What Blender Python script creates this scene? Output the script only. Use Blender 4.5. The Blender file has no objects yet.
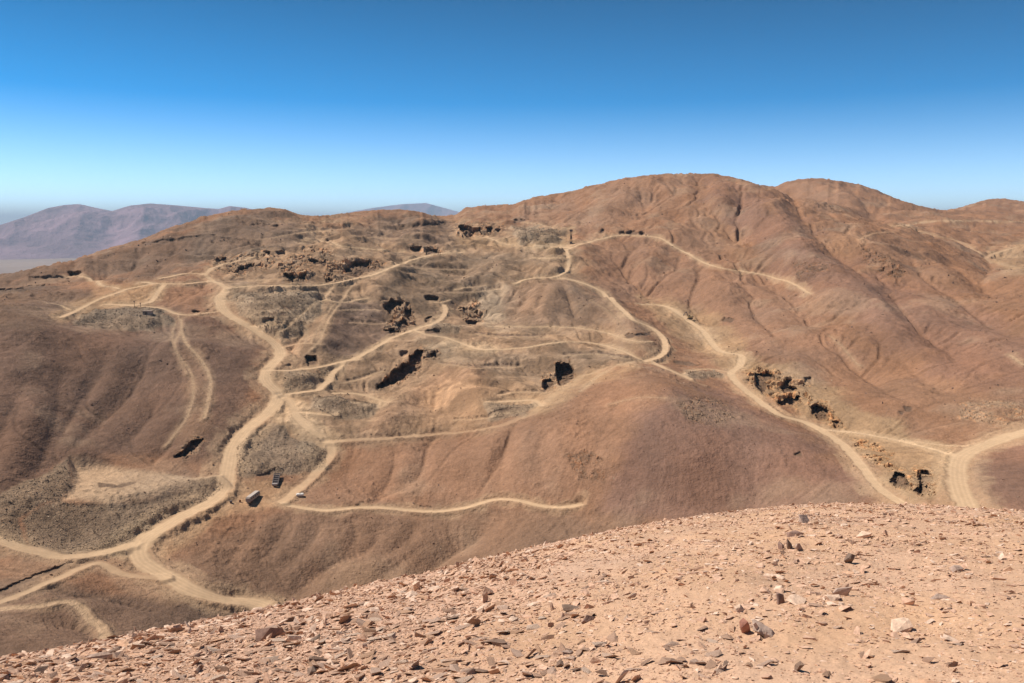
import bpy, math, random
import numpy as np
from mathutils import Vector, Matrix, Euler

R = math.radians
S = bpy.context.scene
COL = S.collection
W_PX, H_PX = 1024, 683

# ------------------------------------------------------------------ camera, sky, sun, exposure
F_PX = 796.0            # focal length in pixels (28 mm on a 36 mm frame)
HORIZON = 226.0
PITCH = math.atan((H_PX/2 - HORIZON)/F_PX)
cd = bpy.data.cameras.new("camera")
cd.sensor_width = 36.0
cd.lens = 36.0*F_PX/W_PX
cd.clip_start = 0.1
cd.clip_end = 200000.0
cam = bpy.data.objects.new("camera", cd)
COL.objects.link(cam)
cam.location = (0, 0, 0)
cam.rotation_euler = (math.pi/2 - PITCH, 0, 0)
S.camera = cam

SUN_EL, SUN_AZ = R(53), R(-76)      # azimuth from +Y (into the picture), negative = left
world = bpy.data.worlds.new("World")
S.world = world
world.use_nodes = True
wn, wl = world.node_tree.nodes, world.node_tree.links
wn.clear()
wo = wn.new("ShaderNodeOutputWorld")
bg = wn.new("ShaderNodeBackground")
sky = wn.new("ShaderNodeTexSky")
sky.sky_type = 'NISHITA'
sky.sun_disc = False
sky.sun_elevation = SUN_EL
sky.sun_rotation = SUN_AZ
sky.altitude = 1500
sky.air_density = 1.0
sky.dust_density = 0.25
sky.ozone_density = 2.0
tc = wn.new("ShaderNodeTexCoord")
mp = wn.new("ShaderNodeMapping")
mp.inputs['Scale'].default_value = (1, 1, 2.6)     # a steeper fall-off from pale horizon to deep blue
nm = wn.new("ShaderNodeVectorMath"); nm.operation = 'NORMALIZE'
hs = wn.new("ShaderNodeHueSaturation")
sx = wn.new('ShaderNodeSeparateXYZ'); wl.new(tc.outputs['Generated'], sx.inputs[0])
def ramp(z0, z1, a, b):
    r = wn.new('ShaderNodeMapRange'); r.inputs['From Min'].default_value = z0; r.inputs['From Max'].default_value = z1
    r.inputs['To Min'].default_value = a; r.inputs['To Max'].default_value = b; wl.new(sx.outputs['Z'], r.inputs['Value']); return r.outputs[0]
wl.new(ramp(0.0, .27, .78, 2.1), hs.inputs['Saturation'])
mv = wn.new('ShaderNodeMath'); mv.operation = 'MULTIPLY'
wl.new(ramp(0.0, .27, 1.80, .64), mv.inputs[0]); wl.new(ramp(.3, .75, 1.0, .45), mv.inputs[1]); wl.new(mv.outputs[0], hs.inputs['Value'])
hs.inputs['Hue'].default_value = 0.488
bg.inputs['Strength'].default_value = 0.12
wl.new(tc.outputs['Generated'], mp.inputs['Vector'])
wl.new(mp.outputs[0], nm.inputs[0])
wl.new(nm.outputs[0], sky.inputs['Vector'])
wl.new(sky.outputs[0], hs.inputs['Color'])
tnt = wn.new('ShaderNodeVectorMath'); tnt.operation = 'MULTIPLY'; tnt.inputs[1].default_value = (.88, .99, 1.03)
wl.new(hs.outputs[0], tnt.inputs[0]); wl.new(tnt.outputs[0], bg.inputs['Color'])
wl.new(bg.outputs[0], wo.inputs['Surface'])

sd = bpy.data.lights.new("sun", 'SUN')
sd.energy = 4.6
sd.angle = R(0.53)
sd.color = (1.0, 0.93, 0.84)
sun = bpy.data.objects.new("sun", sd)
COL.objects.link(sun)
sdir = Vector((math.sin(SUN_AZ)*math.cos(SUN_EL), math.cos(SUN_AZ)*math.cos(SUN_EL), math.sin(SUN_EL)))
sun.rotation_euler = sdir.to_track_quat('Z', 'Y').to_euler()

vs = S.view_settings
vs.view_transform = 'Standard'; vs.look = 'None'
vs.exposure = 0.42; vs.gamma = 1.0; vs.use_curve_mapping = False
S.cycles.volume_bounces = 0
S.cycles.max_bounces = 4
S.cycles.diffuse_bounces = 3

# ------------------------------------------------------------------ projection helpers
cp, sp = math.cos(PITCH), math.sin(PITCH)
def ray(u, v):
    """pixel -> azimuth (0 = straight ahead, + right) and elevation slope z / horizontal range"""
    a = (np.asarray(u, float) - W_PX/2)/F_PX
    b = (H_PX/2 - np.asarray(v, float))/F_PX
    y = cp + b*sp
    z = -sp + b*cp
    return np.arctan2(a, y), z/np.hypot(a, y)
def proj(x, y, z):
    d = y*cp - z*sp
    h = y*sp + z*cp
    d = np.where(d > 1e-3, d, np.nan)
    return W_PX/2 + F_PX*x/d, H_PX/2 - F_PX*h/d

# ------------------------------------------------------------------ noise
def _hash(ix, iy, seed):
    h = (ix.astype(np.int64)*374761393 + iy.astype(np.int64)*668265263 + seed*974634777) & 0xffffffff
    h = ((h ^ (h >> 13))*1274126177) & 0xffffffff
    return ((h ^ (h >> 16)) & 0xffffffff).astype(np.float64)/4294967296.0
def perlin(x, y, seed=0):
    ix, iy = np.floor(x), np.floor(y)
    fx, fy = x-ix, y-iy
    ux, uy = fx*fx*fx*(fx*(fx*6-15)+10), fy*fy*fy*(fy*(fy*6-15)+10)
    def g(dx, dy):
        a = _hash(ix+dx, iy+dy, seed)*2*math.pi
        return np.cos(a)*(fx-dx) + np.sin(a)*(fy-dy)
    n00, n10, n01, n11 = g(0, 0), g(1, 0), g(0, 1), g(1, 1)
    return ((n00*(1-ux)+n10*ux)*(1-uy) + (n01*(1-ux)+n11*ux)*uy)*1.5
def fbm(x, y, oct=4, seed=0, gain=0.5):
    s, a, f = 0, 1.0, 1.0
    for o in range(oct):
        s = s + a*perlin(x*f, y*f, seed+o*17); a *= gain; f *= 2.03
    return s
def ridged(x, y, oct=4, seed=0, gain=0.5):
    s, a, f = 0, 1.0, 1.0
    for o in range(oct):
        s = s + a*(1-2*np.abs(perlin(x*f, y*f, seed+o*17))); a *= gain; f *= 2.03
    return s
def sstep(a, b, x):
    t = np.clip((x-a)/(b-a), 0, 1)
    return t*t*(3-2*t)
def blur(a, n=1):
    for _ in range(n):
        p = np.pad(a, 1, mode='edge')
        a = (p[:-2, 1:-1]+p[2:, 1:-1]+p[1:-1, :-2]+p[1:-1, 2:])/8 + p[1:-1, 1:-1]/2
    return a

# ------------------------------------------------------------------ the lie of the land: (pixel row, range in metres) up each column
COLS = {
 -320: [(640,240),(560,330),(470,430),(400,540),(340,680),(310,820),(290,960),(330,1500)],
 -100: [(690,250),(600,330),(560,370),(500,430),(420,520),(340,640),(305,760),(288,880),(280,980),(320,1500)],
 0: [(660,268),(620,305),(600,325),(570,350),(540,375),(510,400),(470,432),(420,480),(370,535),(330,590),(311,640),(303,720),(290,800),(275,930),(300,1200),(340,1800)],
 75: [(640,285),(600,322),(560,362),(545,383),(500,410),(475,440),(455,455),(410,500),(360,560),(322,635),(308,690),(290,760),(278,830),(261,960),(285,1250),(320,1800)],
 150: [(630,300),(590,335),(557,370),(530,390),(502,412),(480,435),(466,452),(420,495),(370,555),(322,635),(308,680),(290,730),(284,760),(270,850),(237,1050),(290,1600)],
 200: [(620,315),(585,340),(545,376),(513,400),(488,422),(468,440),(440,462),(400,510),(350,580),(316,650),(300,700),(284,750),(265,850),(240,965),(219,1090),(280,1700)],
 250: [(605,335),(560,362),(520,392),(495,412),(470,435),(430,480),(400,510),(370,560),(335,620),(310,670),(288,730),(270,800),(245,930),(210,1130),(270,1800)],
 300: [(600,338),(550,368),(505,405),(480,428),(440,465),(400,515),(370,565),(340,620),(310,675),(285,735),(262,840),(240,980),(216,1130),(260,1800)],
 350: [(585,345),(540,372),(508,398),(470,440),(440,465),(400,520),(370,570),(345,620),(310,690),(281,750),(260,870),(246,960),(225,1100),(216,1190),(260,1800)],
 400: [(575,350),(540,372),(510,395),(470,430),(437,468),(400,520),(380,555),(350,610),(335,650),(300,730),(270,840),(252,950),(225,1150),(211,1230),(260,1900)],
 450: [(560,355),(510,393),(470,422),(434,465),(400,515),(352,600),(338,640),(320,700),(300,770),(270,860),(253,930),(240,1020),(226,1130),(217,1230),(250,1900)],
 500: [(545,360),(500,393),(460,422),(425,460),(402,500),(375,545),(350,595),(328,670),(310,740),(282,820),(260,900),(245,990),(225,1120),(207,1300),(245,2000)],
 550: [(530,365),(505,385),(455,415),(420,450),(400,485),(375,540),(345,590),(328,650),(300,740),(278,830),(258,880),(246,960),(225,1100),(197,1310),(240,2100)],
 600: [(515,372),(470,400),(430,430),(400,465),(370,530),(345,592),(332,640),(310,715),(292,790),(270,860),(240,960),(215,1130),(183,1320),(230,2100)],
 650: [(510,372),(460,400),(420,430),(390,462),(372,505),(362,558),(341,605),(329,640),(306,770),(280,840),(250,920),(237,980),(210,1110),(178,1290),(230,2100)],
 700: [(500,378),(460,400),(420,435),(394,478),(384,520),(370,562),(345,640),(331,690),(315,740),(290,800),(263,880),(240,960),(210,1090),(175,1290),(225,2000)],
 750: [(495,385),(460,408),(420,455),(400,500),(387,530),(360,600),(330,680),(300,760),(274,850),(240,960),(210,1070),(184,1260),(225,1700),(190,2200),(240,3000)],
 800: [(490,385),(460,412),(428,462),(410,500),(385,540),(350,620),(320,690),(286,780),(255,880),(225,1000),(197,1220),(215,1500),(180,1980),(235,3000)],
 850: [(500,372),(460,418),(445,445),(425,478),(405,510),(380,560),(340,640),(300,740),(260,870),(230,1000),(213,1150),(228,1400),(200,1700),(182,1980),(230,3000)],
 900: [(510,360),(480,392),(450,432),(436,458),(415,490),(380,560),(340,640),(300,740),(260,880),(238,1040),(228,1300),(212,1700),(199,2050),(235,3000)],
 950: [(520,345),(480,388),(452,430),(430,465),(405,505),(360,590),(320,680),(280,810),(255,1000),(240,1250),(221,1500),(212,2100),(208,2800),(225,4500)],
 1000: [(525,340),(480,385),(452,430),(440,450),(410,495),(370,570),(320,670),(290,790),(272,950),(258,1150),(235,1400),(222,1600),(216,2000),(199,2900),(225,4500)],
 1060: [(535,330),(470,400),(430,455),(390,530),(340,620),(300,730),(272,900),(245,1250),(225,1700),(217,2100),(203,2900),(228,4500)],
 1300: [(560,310),(450,430),(380,560),(320,700),(280,950),(245,1400),(225,2000),(205,3000),(230,4500)],
}
CREST = [(-330,718,8),(-100,674,8.6),(0,662,9),(100,643,10),(200,624,11),(300,602,12),(420,576,13.2),(550,545,14.5),(680,519,16),(800,505,17.5),(900,505,18),(1024,512,17),(1300,540,15)]
ct_u = np.array([c[0] for c in CREST], float); ct_v = np.array([c[1] for c in CREST], float); ct_r = np.array([c[2] for c in CREST], float)
ct_th, ct_e = ray(ct_u, ct_v)
EYE = 1.9

pts = []
for u, L in COLS.items():
    for v, r in L:
        th, e = ray(u, v)
        pts.append((float(th), math.log(r), float(e)))
    # hidden ground behind the near crest, and the far side of the hills
    th = float(ray(u, 400)[0])
    ce = float(np.interp(th, ct_th, ct_e))
    e0 = pts[-len(L)][2]; r0 = L[0][1]
    pts.append((th, math.log(60), ce-0.16)); pts.append((th, math.log(110), ce-0.17)); pts.append((th, math.log(min(180, r0*0.62)), min(ce, e0)-0.10))
    pts.append((th, math.log(6000), -0.07)); pts.append((th, math.log(9000), -0.06))
    if L[-1][1] < 3000: pts.append((th, math.log(3200), -0.085))
P = np.array(pts)
KS = np.array([1.0, 0.62])
def tps_k(d2): return 0.5*d2*np.log(d2+1e-12)
X = P[:, :2]*KS
n = len(X)
d2 = ((X[:, None, :]-X[None, :, :])**2).sum(-1)
A = np.zeros((n+3, n+3)); A[:n, :n] = tps_k(d2) + np.eye(n)*2e-5
A[:n, n] = 1; A[:n, n+1:] = X; A[n, :n] = 1; A[n+1:, :n] = X.T
sol = np.linalg.solve(A, np.concatenate([P[:, 2], [0, 0, 0]]))
def tps(th, rho):
    q = np.stack([th*KS[0], rho*KS[1]], -1).reshape(-1, 2)
    out = np.empty(len(q))
    for i in range(0, len(q), 20000):
        b = q[i:i+20000]
        out[i:i+20000] = tps_k(((b[:, None, :]-X[None])**2).sum(-1)) @ sol[:n] + sol[n] + b @ sol[n+1:]
    return out.reshape(np.shape(th))

# ------------------------------------------------------------------ polar grid of the ground
DTH = 0.0014
TH_MAX = R(40)
core = np.arange(-TH_MAX, TH_MAX+1e-9, DTH)
side = []; t, st = TH_MAX, DTH
while t < math.pi:
    st = min(st*1.18, 0.06); t += st; side.append(min(t, math.pi))
TH = np.concatenate([-np.array(side[::-1]), core, np.array(side)])
def span(a, b, s): return np.arange(math.log(a), math.log(b), s)
RHO = np.concatenate([span(0.25, 2.2, .12), span(2.2, 3.4, .02), span(3.4, 21, .0055), span(21, 235, .045), span(235, 1400, .002), span(1400, 5200, .006), span(5200, 90000, .02), [math.log(90000)]])
NT, NR = len(TH), len(RHO)
print("grid", NR, NT)
TT, PP = np.meshgrid(TH, RHO)
RR = np.exp(PP)
# evaluate on a thinned grid and interpolate bilinearly from a fine enough one
kt = np.unique(np.concatenate([np.arange(0, NT, 6), [NT-1]])); kr = np.unique(np.concatenate([np.arange(0, NR, 5), [NR-1]]))
th_c = np.clip(TH[kt], R(-44), R(46))
E_c = tps(*np.meshgrid(th_c, np.clip(RHO[kr], math.log(50), math.log(7000))))
def cubic_up(A_, xs, xq):
    """Catmull-Rom along axis 0 with non-uniform knots (finite-difference tangents)"""
    m = np.gradient(A_, xs, axis=0)
    i = np.clip(np.searchsorted(xs, xq, side='right')-1, 0, len(xs)-2)
    h = (xs[i+1]-xs[i])[:, None]; t = ((xq-xs[i])[:, None])/h
    return (2*t**3-3*t**2+1)*A_[i] + (t**3-2*t**2+t)*h*m[i] + (-2*t**3+3*t**2)*A_[i+1] + (t**3-t**2)*h*m[i+1]
E = cubic_up(E_c, RHO[kr], RHO)
E = cubic_up(E.T.copy(), TH[kt], TH).T
Z = E*RR
XX, YY = RR*np.sin(TT), RR*np.cos(TT)

# the stony hilltop under the camera: z = -h - s r - c r^2 with its brow on the traced crest
rc = np.interp(TH, ct_th, ct_r); ec = np.interp(TH, ct_th, ct_e)
for a in (rc, ec):
    k = np.exp(-0.5*(np.arange(-60, 61)/22)**2); k /= k.sum()
    a[:] = np.convolve(np.pad(a, 60, mode='edge'), k, 'valid')
w_back = sstep(R(60), R(175), np.abs(TH))
rc = rc*(1-w_back)+12*w_back; ec = ec*(1-w_back)-0.4*w_back
cc = EYE/rc**2; ss = -ec - 2*EYE/rc
Zf = -EYE - ss[None]*RR - cc[None]*RR**2
bl = sstep(math.log(24), math.log(52), PP)
Zf_lin = -EYE - ss[None]*26 - cc[None]*26**2 - (RR-26)*0.62
Zf = np.where(RR > 26, Zf_lin, Zf)
Zbase = Zf*(1-bl) + Z*bl
# far plain
pl = sstep(math.log(3600), math.log(11000), PP)
Zbase = Zbase*(1-pl) + (-600 + 25*fbm(XX/4000, YY/4000, 4, 91))*pl

mid = sstep(math.log(60), math.log(200), PP)*(1-sstep(math.log(5000), math.log(12000), PP))
Z = Zbase.copy()
# rolling spurs
big = fbm(XX/110, YY/110, 3, 5)*5.4 + fbm(XX/36, YY/36, 3, 8)*1.3
Z += mid*big*np.clip(RR/700, 0.5, 1.6)
# bring the skyline to its height
SKY = [(-300,300),(-100,290),(0,275),(30,271),(50,267),(75,262),(85,257),(93,256),(100,252),(125,245),(150,237),(175,227),(200,219),(230,213),(245,211),(260,210),(270,208.5),(285,211),(300,216),(317,217.5),(330,217),(350,214),(363,212.5),(380,211),(400,211),(418,213),(440,217.5),(455,216),(466,209),(480,206.5),(500,206),(512,206),(520,203),(535,198),(560,194.5),(590,187),(620,180),(650,176),(680,174.5),(715,175),(740,180),(760,185.5),(775,187),(785,182.5),(800,179.5),(822,179),(860,185),(880,192),(900,201),(920,207),(938,211),(948,211),(960,208),(980,202),(990,199.5),(1003,199),(1024,202),(1080,212),(1300,205)]
sk = np.array(SKY, float); sk_th, sk_e = ray(sk[:, 0], sk[:, 1]); tgt = np.interp(TH, sk_th, sk_e)
jS0, jS1 = np.searchsorted(RHO, [math.log(500), math.log(6000)])
EE = Z[jS0:jS1]/RR[jS0:jS1]
rho_s = RHO[jS0:jS1]
mm = np.argmax(EE, 0); rs = rho_s[mm]
dlt = tgt - EE.max(0)
wgs = np.exp(-((rho_s[:, None]-rs[None])/.17)**2)
EE = EE + dlt[None]*wgs
EE = np.minimum(EE, tgt[None])
Z[jS0:jS1] = EE*RR[jS0:jS1]
# benches and hummocks of the old workings
def soft_poly(poly, soft):
    u_, v_ = proj(XX, YY, Z)
    m = np.isfinite(u_) & (RR > 240) & (RR < 1400)
    p = np.array(poly, float); q = np.roll(p, -1, 0); o_ = np.zeros(Z.shape)
    u, v = u_[m], v_[m]
    ins = np.zeros(u.shape, bool); dm = np.full(u.shape, 1e9)
    for (x0, y0), (x1, y1) in zip(p, q):
        ins ^= ((y0 > v) != (y1 > v)) & (u < (x1-x0)*(v-y0)/(y1-y0+1e-12)+x0)
        t = np.clip(((u-x0)*(x1-x0)+(v-y0)*(y1-y0))/((x1-x0)**2+(y1-y0)**2+1e-9), 0, 1)
        dm = np.minimum(dm, np.hypot(u-x0-t*(x1-x0), v-y0-t*(y1-y0)))
    o_[m] = 1-sstep(-soft, soft, np.where(ins, -dm, dm)); return o_
WORK = soft_poly([(190,262),(240,240),(330,222),(420,222),(575,222),(590,262),(530,300),(600,335),(640,362),(560,385),(430,432),(300,440),(250,430),(285,370),(262,325),(215,300)], 8)
hum = ridged(XX/46, YY/46, 2, 141)*1.9 + fbm(XX/16, YY/16, 3, 142)*.9*sstep(-.3, .4, fbm(XX/50, YY/50, 2, 145))
zz_ = (Z + 3*fbm(XX/40, YY/40, 2, 143))/8.5
ter = (sstep(.0, .55, zz_-np.floor(zz_)) - (zz_-np.floor(zz_)))*7.0
Z += WORK*(hum + ter*sstep(-.2, .4, fbm(XX/60, YY/60, 2, 144)))*np.clip(RR/700, .6, 1.3)

# ------------------------------------------------------------------ pixel -> ground (first hit along the column of the grid)
def hit(us, vs_):
    th, e = ray(us, vs_)
    out = []
    j0 = np.searchsorted(RHO, math.log(150))
    for t, ee in zip(np.atleast_1d(th), np.atleast_1d(e)):
        i = int(np.clip(np.searchsorted(TH, t), 1, NT-1))
        w = (t-TH[i-1])/(TH[i]-TH[i-1])
        zc = Z[j0:, i-1]*(1-w)+Z[j0:, i]*w
        ec_ = zc/RR[j0:, i]
        k = np.argmax(ec_ >= ee)
        if ec_[k] < ee:       # passes just over the top: take the nearest point below the line
            k = int(np.argmax(ec_[:np.searchsorted(RHO[j0:], math.log(3500))]))
        if k > 0:
            f = (ee-ec_[k-1])/max(ec_[k]-ec_[k-1], 1e-9)
            rho = RHO[j0+k-1]+(RHO[j0+k]-RHO[j0+k-1])*min(max(f, 0), 1)
        else: rho = RHO[j0]
        r = math.exp(rho)
        out.append((r*math.sin(t), r*math.cos(t)))
    return np.array(out)
def zat(x, y, F=None):
    F = Z if F is None else F
    th = np.arctan2(x, y); rho = np.log(np.hypot(x, y))
    i = np.clip(np.searchsorted(TH, th)-1, 0, NT-2); j = np.clip(np.searchsorted(RHO, rho)-1, 0, NR-2)
    a = (th-TH[i])/(TH[i+1]-TH[i]); b = (rho-RHO[j])/(RHO[j+1]-RHO[j])
    return (F[j, i]*(1-a)+F[j, i+1]*a)*(1-b) + (F[j+1, i]*(1-a)+F[j+1, i+1]*a)*b
def dense(pl_px, step=2.0):
    """pixel polyline -> smoothed dense world polyline"""
    p = np.array(pl_px, float)
    seg = np.hypot(*np.diff(p, axis=0).T); s = np.concatenate([[0], np.cumsum(seg)])
    q = np.arange(0, s[-1], 3.0); q = np.append(q, s[-1])
    # Catmull-Rom through the traced points
    m = np.gradient(p, s, axis=0)
    i = np.clip(np.searchsorted(s, q, side='right')-1, 0, len(s)-2)
    h = (s[i+1]-s[i])[:, None]; t = (q-s[i])[:, None]/h
    c = (2*t**3-3*t**2+1)*p[i]+(t**3-2*t**2+t)*h*m[i]+(-2*t**3+3*t**2)*p[i+1]+(t**3-t**2)*h*m[i+1]
    w = hit(c[:, 0], c[:, 1])
    if len(w) > 4:
        for _ in range(2):
            w[1:-1] = (w[:-2]+2*w[1:-1]+w[2:])/4
    sg = np.hypot(*np.diff(w, axis=0).T); ws = np.concatenate([[0], np.cumsum(sg)])
    nq = max(2, int(ws[-1]/step)+1); qq = np.linspace(0, ws[-1], nq)
    return np.stack([np.interp(qq, ws, w[:, 0]), np.interp(qq, ws, w[:, 1])], -1)
def stamp(line, rad, D, extra=None):
    """lower D (distance grid) towards the line; extra = (value grid, values along the line)"""
    for k, (x, y) in enumerate(line):
        r = math.hypot(x, y); th = math.atan2(x, y); da = rad/r
        i0, i1 = np.searchsorted(TH, [th-da, th+da]); j0, j1 = np.searchsorted(RHO, [math.log(max(r-rad, .3)), math.log(r+rad)])
        if i1 <= i0 or j1 <= j0: continue
        sl = (slice(j0, j1), slice(i0, i1))
        d = np.hypot(XX[sl]-x, YY[sl]-y)
        m = d < D[sl]
        D[sl][m] = d[m]
        if extra is not None: extra[0][sl][m] = extra[1][k]

# ------------------------------------------------------------------ gullies
GULLIES = [  # pixel polyline, half width (m), depth (m)
 ([(150,345),(143,358),(132,383),(102,414),(76,439),(33,470)],9,3.2),
 ([(95,375),(84,393),(69,414),(50,440)],8,3.0),
 ([(66,360),(62,380),(51,424),(36,460),(2,490)],9,3.2),
 ([(160,400),(148,416),(122,444)],8,2.2),([(180,418),(172,440),(150,462)],6,1.6),
 ([(30,370),(15,400),(-5,440)],9,2.6),([(110,345),(98,372),(84,393)],6,1.6),
 ([(701,200),(714,214),(727,230),(742,246)],16,6),([(737,184),(741,205),(739,222),(752,245)],16,6),
 ([(604,247),(622,267),(632,283),(650,299)],12,5),([(640,262),(634,275),(628,284)],9,4),
 ([(699,262),(697,287),(692,305)],10,4),([(640,247),(628,258),(625,270)],8,3),
 ([(789,192),(800,215),(824,245),(845,262),(870,290),(904,318),(935,345)],18,6),
 ([(850,186),(862,200),(871,210),(873,220)],22,9),([(895,200),(882,206),(874,216)],18,7),
 ([(770,262),(775,285),(790,300),(815,325)],14,4.5),([(745,285),(752,310),(775,335)],12,3.5),
 ([(870,262),(885,290),(915,325),(960,360)],14,4.5),([(905,250),(925,275),(960,300),(1010,335)],16,5),
 ([(1010,250),(992,258),(984,275),(990,295)],16,6),([(930,255),(960,270),(985,285)],12,4),
 ([(820,332),(850,362),(880,385),(920,405)],9,2.6),([(860,318),(900,360),(945,392)],9,2.6),
 ([(494,506),(481,529),(454,545),(427,566),(422,590)],9,4.5),([(384,522),(371,545),(341,556),(293,591)],6,2.2),
 ([(350,515),(356,530),(352,545)],5,1.6),([(420,518),(405,540),(380,553)],5,1.6),([(430,540),(400,560),(372,585)],5,1.4),
 ([(290,515),(280,535),(262,560)],5,1.5),([(325,515),(310,540),(285,565)],5,1.5),([(255,525),(240,545),(225,565)],5,1.3),
 ([(462,425),(430,440),(420,470),(380,495)],6,1.6),([(395,450),(392,470),(372,500)],5,1.5),([(510,430),(498,455),(480,490)],6,1.8),
 ([(620,392),(612,420),(600,450)],9,.9),([(545,425),(540,450),(545,480)],7,1.6),([(520,415),(508,440),(500,480)],7,2.0),
 ([(440,375),(437,395),(433,412)],4,1.4),([(452,385),(446,400),(442,415)],4,1.2),
 ([(548,283),(542,300),(535,318)],6,2.2),([(560,285),(568,300),(575,318)],6,2),([(533,285),(525,300),(515,315)],6,2),
 ([(150,240),(138,262),(122,284)],10,3.5),([(178,232),(170,258),(150,278)],10,3.0),([(205,240),(196,262),(185,276)],9,2.6),([(118,252),(108,268),(104,280)],8,2.6),
 ([(240,225),(232,245),(222,262)],10,3),([(468,262),(462,280),(452,300)],8,2),([(500,262),(480,285),(455,310)],8,2.4),
 ([(40,580),(70,592),(110,590)],6,1.8),([(100,598),(125,600),(150,608)],6,2.2),([(40,622),(80,625),(105,640)],7,2.5),
]
SPURS = [([(415,388),(402,408),(388,430)],14,-4),([(472,352),(464,385),(470,420)],20,-5),([(345,300),(332,320),(318,346)],15,-6),([(506,262),(478,285),(452,303)],24,-8),
 ([(562,281),(545,305),(530,325)],22,-5),([(398,264),(388,280),(380,296)],16,-5),([(303,226),(290,240),(278,254)],26,-7),([(432,222),(420,236),(405,244)],26,-6),([(370,222),(350,240),(330,252)],26,-6),
 ([(255,300),(262,318),(280,338)],16,-4),([(610,300),(625,325),(640,350)],14,-4),([(300,380),(312,392),(330,398)],10,-2.5),([(505,388),(490,402),(478,425)],14,-3.5),
 ([(640,185),(620,205),(600,226)],34,-7),([(720,180),(722,205),(730,230)],22,-6),([(765,190),(775,225),(800,262),(840,300)],34,-10),([(850,262),(880,300),(925,350)],26,-7),([(660,245),(650,262),(640,285)],22,-7),([(715,270),(725,295),(735,320)],22,-6)]
GULLIES += SPURS
GD = np.zeros_like(Z)
for px, hw, dep in GULLIES:
    if px[0][0] < 260 and px[0][1] < 300: dep *= .55
    elif px[0][0] < 200: dep *= .75
    elif px[0][1] > 505: dep *= .8
    elif px[0][0] > 600 and dep > 0: dep *= .7
    D = np.full_like(Z, 1e9)
    ln = dense(px, 2.5)
    prof = np.sin(np.linspace(0.12, math.pi*0.8, len(ln)))
    V = np.zeros_like(Z)
    stamp(ln, hw*2.2, D, (V, prof))
    t = D/hw + 0.0
    GD -= np.where(D < hw*2.2, dep*V*(np.exp(-1.4*t*t)*1.25 + (0.3 if dep > 0 else 0)*np.exp(-18*t*t)), 0)
Z += GD

# rainwater runs: drop particles, let them run down the slope, cut where many pass
def erode(Z, n_part, steps, k, seed, j0, j1, i0, i1):
    rng = np.random.default_rng(seed)
    sub = Z[j0:j1, i0:i1].copy()
    nr, nt = sub.shape
    met_t = RR[j0:j1, i0:i1][:, :1]*DTH
    met_r = RR[j0:j1, i0:i1][:, :1]*0.002
    gt = np.gradient(sub, axis=1)/met_t; gr = np.gradient(sub, axis=0)/met_r
    gt, gr = blur(gt, [14, 5, 1][seed]), blur(gr, [14, 5, 1][seed])
    x = rng.uniform(1, nt-2, n_part); y = rng.uniform(1, nr-2, n_part)
    vx = np.zeros(n_part); vy = np.zeros(n_part)
    cnt = np.zeros(nr*nt)
    for s in range(steps):
        ix, iy = x.astype(int), y.astype(int)
        gx, gy = gt[iy, ix], gr[iy, ix]
        vx = vx*0.55 - gx; vy = vy*0.55 - gy
        m = np.hypot(vx, vy)+1e-9
        if s > 3: cnt += np.bincount(iy*nt+ix, minlength=nr*nt)
        x = np.clip(x + vx/m*1.0, 1, nt-2); y = np.clip(y + vy/m*(DTH/0.002), 1, nr-2)
    c = cnt.reshape(nr, nt)
    c = blur(c, 1)
    slope = np.clip(np.hypot(gt, gr), 0, .6)
    cut = np.minimum(np.log1p(c*0.35), 5.0)
    cut -= blur(cut, 30)
    patch = (1-.55*(1-sstep(360, 460, RR[j0:j1, i0:i1])))*(1+.9*sstep(R(6), R(12), TT[j0:j1, i0:i1])*sstep(500, 700, RR[j0:j1, i0:i1]))*(0.25+0.75*sstep(-.35, .5, fbm(XX[j0:j1, i0:i1]/55, YY[j0:j1, i0:i1]/55, 3, 19)))
    sub -= k*cut*slope*(met_t/0.7)*patch
    Z[j0:j1, i0:i1] = sub
    return cut
jE0, jE1 = np.searchsorted(RHO, math.log(236)), np.searchsorted(RHO, math.log(1398))
iE0, iE1 = np.searchsorted(TH, -TH_MAX)+1, np.searchsorted(TH, TH_MAX)-1
Z += mid*(1-WORK)*sstep(450, 750, RR)*ridged(XX/60+.5*perlin(XX/90, YY/90, 7), YY/60, 4, 181)*1.5
Z += mid*(fbm(XX/14, YY/14, 3, 33)*0.40)*np.clip(RR/600, .6, 2)
RILL = np.zeros_like(Z)
for it in range(3):
    c = erode(Z, 260000, 90, [.42, .26, .10][it], it, jE0, jE1, iE0, iE1)
    RILL[jE0:jE1, iE0:iE1] += c/3

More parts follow.
